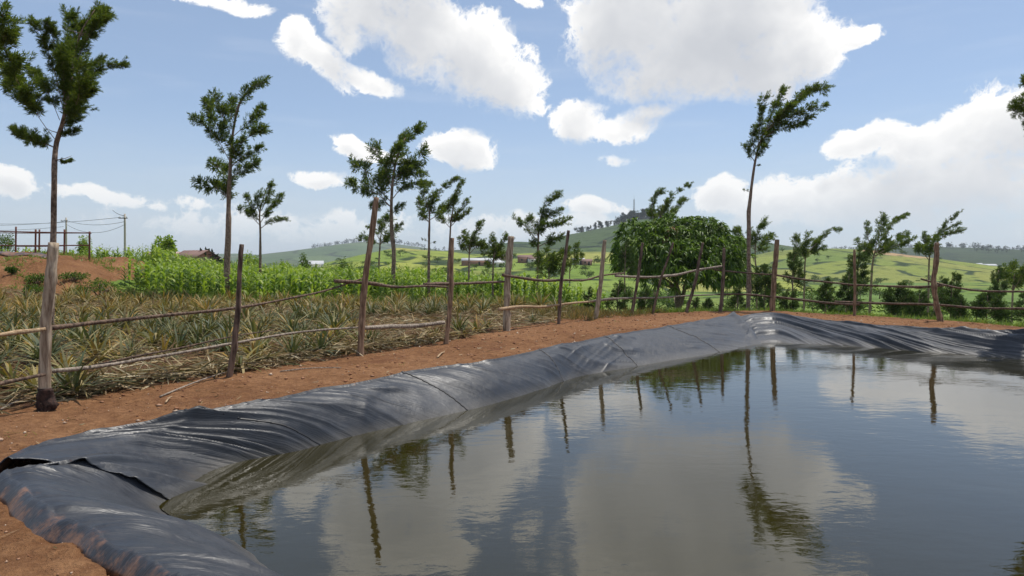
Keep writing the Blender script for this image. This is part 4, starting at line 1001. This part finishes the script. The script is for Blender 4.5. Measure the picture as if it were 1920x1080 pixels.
# weeds on the red mound
for i, (px, py, d, h, r, lb) in enumerate([(70,520,33.5,.5,.8,'green leafy weed on the red mound left of the thick grey post, upper one'),(62,540,31.5,.5,.7,'green leafy weed low on the red mound left of the thick grey post'),
   (137,506,35,.5,.9,'weed near the top of the red mound right of the thick grey post'),(150,517,33.5,.35,.5,'small weed halfway down the red mound'),(186,528,33.5,.9,1.3,'large straggly bush at the right end of the red mound'),(150,530,32.5,.4,.5,'small greyish weed low on the right flank of the mound'),(25,508,34,.3,.4,'tiny weed on the red mound at the left edge')]):
    v = ray(px, py); x = v[0]*d; leafy_bush('weed', lb, (x, d, ground_z(x, d)), h, r*.8, 800+i, M_bushleaf, 'weed', n=500, leaf=.14)
# garden trees over the maize
for i, (px, yt, yb, d, wpx, nm, lb) in enumerate([(309,443,500,58,40,'papaya_tree','pale green broad-leaved small tree standing over the maize left of the brick house'),(158,445,480,60,26,'shrub','yellow-green leafy shrub behind the right end of the rusty frame'),(10,437,480,62,60,'tree','dark rounded tree behind the rusty frame at the left edge'),
   (570,478,520,60,26,'small_tree','dark broad-leaved small tree over the maize, left of the low white house'),(646,484,520,64,30,'small_tree','dark small tree over the maize left of the tall crooked post'),(535,492,520,60,24,'shrub','yellow-green shrub over the maize between the slim tree and the tall crooked post'),
   (473,470,520,62,34,'shrub','light green bush over the maize behind the slim small tree'),(672,492,525,70,60,'shrub','wide feathery bush over the maize beside the tall crooked post'),(620,496,520,68,40,'shrub','low grey-green bush over the maize'),(740,500,530,70,60,'shrub','wide low bush behind the bushy crowned tree'),(840,505,535,75,70,'shrub','spreading bush in the valley behind the reddish brown post'),
   (770,495,530,80,70,'shrub','flat topped bush below the bright hill')]):
    p0 = P(px, yb, d); pt = P(px, yt, d); gz = ground_z(p0[0], d); h = pt[2]-gz
    leafy_bush(nm, lb, (p0[0], d, gz), h, wpx*d/F/2, 840+i, M_corn if i in (0, 1, 5, 6) else M_bushleaf, 'tree' if 'tree' in nm else 'bush', n=1100, leaf=.22 if i else .36, flat=1.0)

# ------------------------------------------------------------------ hills
def hill(name, crest, d0, dfront, zfoot, mat, seed, rough=.04, nx=260, back=None):
    c = np.array(crest, float); px = np.linspace(c[0, 0], c[-1, 0], nx)
    py = np.interp(px, c[:, 0], c[:, 1]); ker = np.hanning(13); ker /= ker.sum()
    py = np.convolve(np.r_[[py[0]]*6, py, [py[-1]]*6], ker, 'valid')
    X = (px-960)/F*d0; zc = HC+(500-py)/F*d0
    v = np.r_[np.linspace(-1, 0, 12)[:-1], np.linspace(0, 1, 70)]
    back = back or (d0-dfront)*.8
    Y = np.where(v < 0, d0+(-v)*back, d0-(d0-dfront)*v)[None]*np.ones((nx, 1))
    prof = np.where(v < 0, np.cos(v*np.pi/2)**2, .5+.5*np.cos(np.clip(v, 0, 1)*np.pi))[None]
    prof = prof*.55+np.clip(1-np.abs(v), 0, 1)[None]*.45
    Z = zfoot+(zc[:, None]-zfoot)*prof
    amp = (zc.max()-zfoot)*rough
    Xg = X[:, None]*np.ones_like(Y)
    Z = Z+amp*2*(fbm(Xg/(d0*.06), Y/(d0*.06), 5, seed)-.5)*(np.abs(v)[None]**.5+.12)
    V = np.stack([Xg, Y, Z], -1).reshape(-1, 3); nt = len(v)
    i = np.arange(nx-1)[:, None]*nt; j = np.arange(nt-1)[None]
    Q = np.stack([i+j, i+j+1, i+nt+j+1, i+nt+j], -1).reshape(-1, 4)
    me = mesh_from(name, V, Q, True)
    if me.polygons[300].normal.z < 0: me.flip_normals()
    o = link(name, me, mat); tag(o, kind='structure')
    return (X, Y, Z, v)
M_bright = hill_mat('bright_hill', [(.20,.24,.045),(.14,.21,.035),(.27,.29,.06),(.17,.24,.045),(.30,.29,.08),(.11,.17,.035)], 34, (.03,.05,.018), .07, .6)
M_right = hill_mat('right_hill', [(.16,.20,.045),(.21,.24,.05),(.12,.18,.04),(.24,.24,.06)], 48, (.03,.05,.018), .07, .6, bare=(330, 590, 26, (.36,.24,.13)))
M_wooded = hill_mat('wooded_hill', [(.045,.078,.028),(.07,.11,.033),(.032,.058,.025),(.085,.11,.04),(.06,.09,.035),(.05,.085,.03)], 80, (.015,.027,.014), .07, .7)
M_ridge = hill_mat('far_ridge', [(.03,.05,.022),(.042,.065,.026),(.024,.042,.02),(.06,.08,.03)], 70, (.02,.035,.018), .06, .7)
M_dist = hill_mat('distant_hill', [(.06,.10,.04),(.10,.14,.055),(.05,.08,.035),(.13,.15,.06)], 200, (.025,.04,.02), .06, .5)
Hdist = hill('distant_hill', [(330,486),(380,479),(440,475),(500,479),(545,475),(600,466),(650,458),(690,453),(740,457),(800,465),(850,473),(920,486)], 3000, 1500, -8, M_dist, 1)
hill('distant_hill', [(-700,484),(-300,478),(60,486),(200,484),(300,486),(420,484),(520,488)], 3600, 2400, -8, M_dist, 2)
Hwood = hill('wooded_hill', [(700,488),(780,472),(830,470),(870,468),(930,460),(965,453),(1005,455),(1060,441),(1100,434),(1150,423),(1180,415),(1200,411),(1240,413),(1300,426),(1400,454),(1500,474),(1560,488)], 1100, 560, -8, M_wooded, 3)
Hridge = hill('far_ridge', [(1400,484),(1480,472),(1560,468),(1650,465),(1760,463),(1830,466),(1920,470),(2100,472),(2400,478),(2800,490)], 1600, 800, -8, M_ridge, 4)
Hbright = hill('bright_hill', [(520,520),(560,508),(640,489),(700,474),(745,464),(784,468),(834,471),(884,477),(960,476),(1050,473),(1130,472),(1190,476),(1260,488),(1330,505),(1380,520)], 460, 230, -8, M_bright, 5)
Hright = hill('right_hill', [(1250,520),(1330,500),(1400,482),(1450,471),(1500,467),(1560,466),(1610,468),(1660,475),(1720,485),(1780,496),(1860,512)], 640, 400, -8, M_right, 6)

def hill_point(H, px, t, d0):
    X, Y, Z, v = H; x = (px-960)/F*d0
    i = int(np.clip(np.interp(x, X, np.arange(len(X))), 0, len(X)-1)); j = int(np.interp(t, v, np.arange(len(v))))
    return np.array([X[i], Y[i, j], Z[i, j]])
# far trees: a few kinds, each tree on its own
def far_tree_mesh(seed, kind):
    rng = np.random.default_rng(seed); cb = MB(); tb = MB()
    tube(tb, [(0, 0, -.1), (.01, 0, .3), (0, .01, .72)], [.028, .02, .008], 5)
    nb = 9
    for i in range(nb):
        if kind == 'tall': c = np.array([rng.normal()*.07, rng.normal()*.07, .42+.5*i/nb]); rr = np.array([.13, .13, .09])
        else: c = np.array([rng.normal()*.17, rng.normal()*.17, rng.uniform(.32, .78)]); rr = np.array([.24, .24, .16])
        m = 46; u = norm(rng.normal(size=(m, 3)))
        kites(cb, c+u*rr*rng.uniform(.3, 1, m)[:, None], rng.normal(size=(m, 3)), .10, .05, rng)
    return tb.mesh('trunk', True), cb.mesh('crown')
FT = [far_tree_mesh(900+i, 'tall' if i % 2 else 'round') for i in range(6)]
for a, b in FT: a.materials.append(M_bark); b.materials.append(M_hazyleaf)
FT2 = []
for a, b in [far_tree_mesh(950+i, 'round') for i in range(3)]: a.materials.append(M_bark); b.materials.append(M_bushleaf); FT2.append((a, b))
def far_tree(p, h, which, label, group, rng, bank=FT, w=1.0):
    r_ = empty('far_tree', p, rng.uniform(0, 6.28)); r_.scale = (h*w, h*w, h); a, b = bank[which % len(bank)]
    link('trunk', a, None, r_); link('crown', b, None, r_); tag(r_, label, 'tree', group)
rng = np.random.default_rng(31)
for px in np.r_[np.arange(1092, 1130, 6), np.arange(1118, 1180, 3.3), np.arange(1168, 1262, 2.6), np.arange(1175, 1225, 4)]:
    p = hill_point(Hwood, px+rng.uniform(-2, 2), rng.uniform(-.03, .06), 1100)
    far_tree(p, rng.uniform(9, 17)*(1.15 if px > 1165 else .85), int(rng.integers(0, 6)), 'dark tree in the wood on the hilltop around the radio mast', 'trees of the hilltop wood', rng, w=rng.uniform(.8, 1.3))
for px in (912, 920, 948, 955, 962, 1085, 1094, 1102):
    p = hill_point(Hwood, px, .0, 1100); far_tree(p, rng.uniform(7, 12), int(rng.integers(0, 6)), 'lone dark tree on the left shoulder of the wooded hill', 'trees on the shoulder of the wooded hill', rng, w=1.3)
WOOD = []
for px in np.arange(700, 860, 9): WOOD.append((hill_point(Hwood, px, .0, 1100), rng.uniform(4, 8), 1.4))
for px in np.arange(1570, 1925, 3.2): WOOD.append((hill_point(Hridge, px+rng.uniform(-6, 6), rng.uniform(-.02, .06), 1600), rng.uniform(4, 11), 1.5))
for px in np.arange(592, 800, 4.2): WOOD.append((hill_point(Hdist, px+rng.uniform(-2, 2), rng.uniform(0, .03), 3000), rng.uniform(14, 26), 1.5))
for i in range(160): WOOD.append((hill_point(Hridge, rng.uniform(1690, 1960), rng.uniform(.05, .8), 1600), rng.uniform(8, 14), 1.6))
def far_wood():
    mb = MB()
    for (p, h, w) in WOOD:
        n = 40; u = norm(rng.normal(size=(n, 3)))*rng.uniform(.4, 1, n)[:, None]
        kites(mb, np.array(p)+np.array([0, 0, h*.5])+u*np.array([h*.3*w, h*.3*w, h*.42]), rng.normal(size=(n, 3)), h*.24, h*.13, rng)
        tube(mb, [np.array(p)-[0, 0, 1], np.array(p)+[0, 0, h*.5]], [h*.03, h*.015], 4, cap=False)
    tag(link('far_wood', mb.mesh('far_wood'), M_hazyleaf), 'hazy trees and woods along the crests of the farthest hills', 'wood', kind='stuff')
far_wood()
for i in range(46):
    px = rng.uniform(850, 1180); t = rng.uniform(.25, .75) if i % 3 else rng.uniform(.45, .62)
    p = hill_point(Hbright, px, t, 460); far_tree(p, rng.uniform(2.5, 5.5), int(rng.integers(0, 3)), 'small green tree among the farmhouses on the bright hillside', 'trees among the hillside farmhouses', rng, FT2, 1.3)
for i in range(20):
    px = rng.uniform(640, 850); p = hill_point(Hbright, px, rng.uniform(.3, .95), 460)
    far_tree(p, rng.uniform(2, 5), int(rng.integers(0, 3)), 'low bush on the bright green slope', 'bushes on the bright slope', rng, FT2, 1.6)
for i in range(125):
    px = rng.uniform(960, 1960); d = rng.uniform(90, 620) if i % 2 else (rng.uniform(90, 200) if i % 4 else rng.uniform(350, 520)); x = (px-960)/F*d
    far_tree((x, d, ground_z(x, d)), rng.uniform(1.5, 5.5), int(rng.integers(0, 3)), 'small bush out in the green valley fields', 'bushes in the valley fields', rng, FT2, 1.5)
for i in range(14):
    px = rng.uniform(1420, 1700); p = hill_point(Hright, px, rng.uniform(.0, .6), 640)
    far_tree(p, rng.uniform(3, 5), int(rng.integers(0, 3)), 'small tree on the low hill with the bare soil patch', 'trees on the low right hill', rng, FT2, 1.3)
for i, px in enumerate((393, 414)):
    d = 150; x = (px-960)/F*d; z = ground_z(x, d)-.5; far_tree((x, d, z), 13.5 if i == 0 else 11.5, 1, ['grey-green tree just right of the brick house', 'narrow grey tree farther right of the brick house'][i], None, rng, w=.9)

# ------------------------------------------------------------------ houses
def simple(name, col, rough=.8, n=.15):
    m, k = new_mat(name); tc = k.node('ShaderNodeTexCoord').outputs['Object']
    nn = k.noise(tc, 3.5, 5, .65); c = k.mix(k.math('MULTIPLY', nn, n*2), col, [x*.5 for x in col])
    finish(k, principled(k, c, rough)); return m
M_white = simple('white_wall', (.62,.60,.56)); M_mud = simple('mud_wall', (.28,.15,.10)); M_tin = simple('tin_roof', (.46,.47,.48), .55); M_rust = simple('rusty_steel', (.16,.055,.035), .8, .35)
M_pink = simple('rust_pink_roof', (.50,.32,.28), .6); M_dark = simple('dark_opening', (.02,.02,.022), .6, .1); M_conc = simple('pole_wood', (.45,.40,.33)); M_redroof = simple('dull_red_roof', (.19,.11,.09), .8)
def brick_mat():
    m, k = new_mat('brick'); tc = k.node('ShaderNodeTexCoord').outputs['Object']
    v = k.node('ShaderNodeCombineXYZ', {0: k.node('ShaderNodeSeparateXYZ', {0: tc}).outputs[0], 1: k.node('ShaderNodeSeparateXYZ', {0: tc}).outputs[2], 2: 0.0}).outputs[0]
    b = k.node('ShaderNodeTexBrick', {'Vector': v, 'Scale': 3.0, 'Color1': (.30,.10,.06,1), 'Color2': (.22,.075,.05,1), 'Mortar': (.35,.25,.2,1)})
    finish(k, principled(k, b.outputs[0], .9)); return m
M_brick = brick_mat()
def box(mb, c, s):
    x, y, z = np.array(s)/2; c = np.array(c)
    V = c+np.array([(-x,-y,-z),(x,-y,-z),(x,y,-z),(-x,y,-z),(-x,-y,z),(x,-y,z),(x,y,z),(-x,y,z)])
    mb.add(V, [[0,3,2,1],[4,5,6,7],[0,1,5,4],[1,2,6,5],[2,3,7,6],[3,0,4,7]])
def house(label, base, L, Wd, hw, hr, wall, roof, rz=0.0, name='house', gable_front=False, wins=2):
    root = empty(name, base, rz)
    mb = MB(); box(mb, (0, 0, hw/2-.4), (L, Wd, hw+.8))
    # gable prisms under the ridge (ridge along x)
    for sx in (-1, 1):
        x = sx*(L/2-.06); V = [(x-.05, -Wd/2, hw), (x-.05, Wd/2, hw), (x-.05, 0, hw+hr-.06), (x-.05, 0, hw+hr-.06), (x+.05, -Wd/2, hw), (x+.05, Wd/2, hw), (x+.05, 0, hw+hr-.06), (x+.05, 0, hw+hr-.06)]
        V = np.array(V); mb.add(V[[0, 1, 2, 4, 5, 6]], [[0, 1, 4, 3], [1, 2, 5, 4], [2, 0, 3, 5]]); 
        q = np.array([V[0], V[1], V[2], (V[0]+V[2])/2]); mb.add(q, [[0, 1, 2, 3]]); q = np.array([V[4], V[5], V[6], (V[4]+V[6])/2]); mb.add(q, [[3, 2, 1, 0]])
    link('wall', mb.mesh('wall'), wall, root)
    rb = MB(); ov = .35; t = .07
    for sy in (-1, 1):
        e = np.array([(-L/2-ov, sy*(Wd/2+ov), hw-ov*hr/(Wd/2)), (L/2+ov, sy*(Wd/2+ov), hw-ov*hr/(Wd/2)), (L/2+ov, sy*.0, hw+hr), (-L/2-ov, sy*.0, hw+hr)])
        V = np.vstack([e, e+np.array([0, 0, t])]); rb.add(V, [[0,1,2,3],[7,6,5,4],[0,4,5,1],[1,5,6,2],[3,2,6,7],[0,3,7,4]])
    link('roof', rb.mesh('roof'), roof, root)
    for i in range(wins):
        wb = MB(); x = (i-(wins-1)/2)*L/(wins+.6)
        if i == wins//2: box(wb, (x, -Wd/2-.02, .95), (.9, .06, 1.9)); link('door', wb.mesh('door'), M_dark, root)
        else: box(wb, (x, -Wd/2-.02, 1.5), (.9, .06, .9)); link('window', wb.mesh('window'), M_dark, root)
    tag(root, label, 'house'); return root
def at_px(px, py, d, z=None): p = P(px, py, d); return p
p = P(368,497,150); house('red brick house with a sloping tiled roof beyond the maize', (p[0], 150, p[2]-1.2), 7.5, 6, 2.9, 1.5, M_brick, M_redroof, R(-28), 'brick_house')
p = P(316,490,170); house('pinkish roof of a house mostly hidden by the maize, left of the brick house', (p[0], 170, p[2]-2.0), 8, 6, 3, 1.3, M_mud, M_pink, R(10))
p = P(585,497,260); house('low white house between the trees over the maize', (p[0], 260, p[2]-1.6), 8, 5, 2.0, 1.2, M_white, M_tin, R(15))
for (px, t, L, wd, hw, wall, roof, rz, lb) in [(891,.44,16,7,2.6,M_mud,M_tin,-6,'long low mud-walled house with a pale tin roof right of the reddish brown post'),(925,.43,8,6,2.4,M_white,M_tin,10,'small house with a bright white tin roof, upper one of a close pair'),(934,.47,8,5,2.4,M_white,M_tin,-8,'small house with a bright white tin roof, lower one of a close pair'),
   (947,.36,9,6,3,M_mud,M_tin,5,'pale roofed house higher up the slope beside the weathered grey post'),(985,.38,9,6,2.8,M_mud,M_redroof,-12,'dull red roofed house right of the weathered grey post'),(1001,.42,7,5,2.4,M_white,M_redroof,8,'smaller dull roofed house right of the red roofed one'),(1084,.46,7,5,2.3,M_white,M_tin,0,'small white-roofed hut left of the mango tree'),(1100,.47,6,4,2.2,M_mud,M_redroof,0,'brown hut next to the white-roofed hut')]:
    p = hill_point(Hbright, px, t, 460); dd = p[1]; p[0] = (px-960)/F*dd; p[2] = float(np.interp(0, [0, 1], [p[2], 0])); house(lb, p, L*.85, wd*.8, hw, hw*.45, wall, roof, R(rz))
p = P(1853,503,620); house('lone white farmhouse far off in the valley at the right', (p[0], 620, p[2]), 12, 6, 2.5, 1.3, M_white, M_tin, R(-10), 'farmhouse')
p = P(1835,500,640); house('little tin roofed shed next to the lone white farmhouse', (p[0], 640, p[2]), 6, 4, 2.2, 1.0, M_white, M_tin, R(10), 'shed')

# radio mast
def mast():
    b = hill_point(Hwood, 1190, .0, 1100); root = empty('radio_mast', b); mb = MB(); H = 34.0; w0, w1 = 1.3, .7
    cs = [(-1,-1),(1,-1),(1,1),(-1,1)]
    for (x, y) in cs: tube(mb, [(x*w0, y*w0, -1), (x*w1, y*w1, H)], [.20, .15], 4)
    for i in range(10):
        z0, z1 = H*i/10, H*(i+1)/10; a = w0+(w1-w0)*i/10; c = w0+(w1-w0)*(i+1)/10
        for q in range(4):
            x, y = cs[q]; x2, y2 = cs[(q+1) % 4]; tube(mb, [(x*a, y*a, z0), (x2*c, y2*c, z1)], .11, 4)
    link('lattice', mb.mesh('lattice'), M_dark, root); ab = MB(); tube(ab, [(0, 0, H-.2), (0, 0, H+7)], [.14, .08], 5); link('antenna', ab.mesh('antenna'), M_dark, root)
    tag(root, 'thin lattice radio mast on the wooded hilltop', 'radio mast')
mast()

# ------------------------------------------------------------------ rusty frame, poles and wires on the left
def rusty():
    d = 42.0; posts = [(30,425,479,44),(67,430,482,41),(74,430,479,44),(121,430,481,42),(168,434,486,40),(-40,424,480,41)]
    p0 = P(67,482,41); root = empty('rusty_pipe_fence', p0); O = np.array(root.location)
    for i, (px, y0, y1, dd) in enumerate(posts):
        x = (px-960)/F*dd; gz = ground_z(x, dd); tp = P(px, y0, dd); mb = MB(); tube(mb, [(x, dd, gz-.2), tp], [.055, .05], 6, 8, .05)
        link('post', mb.mesh('post', True, (x, dd, gz)), M_rust, root, np.array([x, dd, gz])-O)
    for (a, b, r) in [((-60,432,41),(171,437,40),.04),((-60,436,44),(168,437,40.2),.03),((-60,460,41),(168,460,40),.04),((30,462,44),(121,461,42),.03)]:
        A = P(*a); B = P(*b); mb = MB(); tube(mb, [A, (A+B)/2+np.array([0, 0, -.02]), B], r, 6, 14, .05); link('rail', mb.mesh('rail', True, A), M_rust, root, A-O)
    tag(root, 'rust-brown pipe fence standing on top of the red mound at the left', 'fence')
rusty()
def strip():
    mb = MB(); pts = [(-60,485),(0,485),(40,487),(75,486),(98,488)]; C_ = []
    for (px, py) in pts: v = ray(px, py); d = 38.2; C_.append((v[0]*d, d))
    C_ = resample(np.array(C_), 50); z = land(C_[:, 0], C_[:, 1], True); nt = 7; V = []
    for j in range(nt):
        u = j/(nt-1); off = (u-.5)*1.3; yy = C_[:, 1]+off; zz = land(C_[:, 0], yy)+.03+.10*math.sin(u*math.pi)+.05*vn(C_[:, 0]*2.2+u, yy*3, 9); V.append(np.stack([C_[:, 0], yy, zz], 1))
    V = np.stack(V, 1).reshape(-1, 3); i = np.arange(49)[:, None]*nt; j = np.arange(nt-1)[None]
    me = mesh_from('liner_strip', V, np.stack([i+j, i+nt+j, i+nt+j+1, i+j+1], -1).reshape(-1, 4), True)
    o = link('liner_strip', me, M_liner_far); md = o.modifiers.new('Solidify', 'SOLIDIFY'); md.thickness = .01; tag(o, 'strip of black plastic sheeting lying along the top of the red mound', 'plastic sheet')
strip()
def pole(label, px, ytop, d, r=.12):
    x = (px-960)/F*d; gz = ground_z(x, d); tp = P(px, ytop, d); root = empty('utility_pole', (x, d, gz)); O = np.array(root.location)
    mb = MB(); tube(mb, [(0, 0, -.3), (tp-O)], [r*1.2, r*.85], 8, 10, .03); link('shaft', mb.mesh('shaft', True), M_conc, root)
    cb = MB(); h = tp[2]-gz
    box(cb, (0, -.14, h-.5), (1.0, .09, .09)); link('crossarm', cb.mesh('crossarm'), M_dark, root)
    ib = MB()
    for k_ in (-.4, 0, .4): tube(ib, [(k_, -.14, h-.44), (k_, -.14, h-.28)], [.045, .03], 6)
    link('insulator', ib.mesh('insulator'), M_white, root)
    tag(root, label, 'utility pole'); return tp
tA = pole('pale utility pole standing clear against the sky behind the maize', 234, 401, 78)
tB = pole('utility pole behind the rusty frame right of the thick grey post', 124, 408, 98)
def wire(label, a, b, sag, r=.022):
    a = np.array(a); b = np.array(b); t = np.linspace(0, 1, 24)[:, None]; pts = a*(1-t)+b*t; pts[:, 2] -= (4*sag*t*(1-t))[:, 0]
    mb = MB(); tube(mb, pts, r, 4); o = link('power_line', mb.mesh('power_line'), M_dark); tag(o, label, 'power line')
C0 = P(-120,408,120)
wire('topmost power line stretching from the pale pole off the left edge', tA-np.array([.4,.14,.4]), P(-160,403,130), 1.2)
wire('sagging power line joining the two utility poles, upper one', tA-np.array([0,.14,.9]), tB-np.array([0,.14,.4]), .5)
wire('sagging power line joining the two utility poles, lower one', tA-np.array([-.1,.14,1.2]), tB-np.array([0,.14,.9]), 1.1)
wire('lower power line running from the farther pole off the left edge', tB-np.array([.3,.14,.6]), P(-160,414,130), .7)
wire('lowest power line running from the farther pole off the left edge', tB-np.array([.3,.14,1.3]), P(-160,424,130), .7)
wire('short service wire slanting up left from the pale pole', tA-np.array([0,.14,.2]), P(211,394,84), .15, .03)

# a few loose sticks and a fallen leaf on the bank
for i, (x1, y1, x2, y2, r, lb) in enumerate([(310,755,322,748,.012,'short pale stick on the red bank beyond the liner'),(525,700,640,690,.012,'thin stick lying at the edge of the pineapple field'),(300,745,430,700,.014,'long stick lying at the field edge left of the splintered post'),(1110,592,1142,597,.018,'forked dry twig at the foot of the pale leaning post'),(820,672,833,662,.02,'pale piece of wood lying on the bank near the reddish brown post'),(0,770,70,745,.012,'thin dry stalk on the ground at the left edge')]):
    a = plat_foot(x1, y1); b = plat_foot(x2, y2); A = np.array([a[0], a[1], ground_z(a[0], a[1])+.02]); B = np.array([b[0], b[1], ground_z(b[0], b[1])+.03])
    mb = MB(); tube(mb, [A, (A+B)/2+np.array([0, .02, .02]), B], [r, r*.9, r*.6], 6, 10, .15); o = link('stick', mb.mesh('stick', True, A), M_rail_tan if i in (0, 4) else M_rail_grey, None, A); tag(o, lb, 'stick')

# ------------------------------------------------------------------ the air
def haze():
    mb = MB(); box(mb, (0, 0, 60), (16000, 16000, 150)); m = bpy.data.materials.new('haze'); m.use_nodes = True; m.node_tree.nodes.clear(); k = NT(m.node_tree)
    v = k.node('ShaderNodeVolumePrincipled', {'Color': (.86, .93, 1.0, 1), 'Density': 1.3e-4, 'Anisotropy': .3})
    o = k.node('ShaderNodeOutputMaterial'); k.l.new(v.outputs[0], o.inputs['Volume'])
    ob = link('haze', mb.mesh('haze'), m); tag(ob, 'thin pale blue haze of the distant air', 'haze', kind='stuff')
haze()
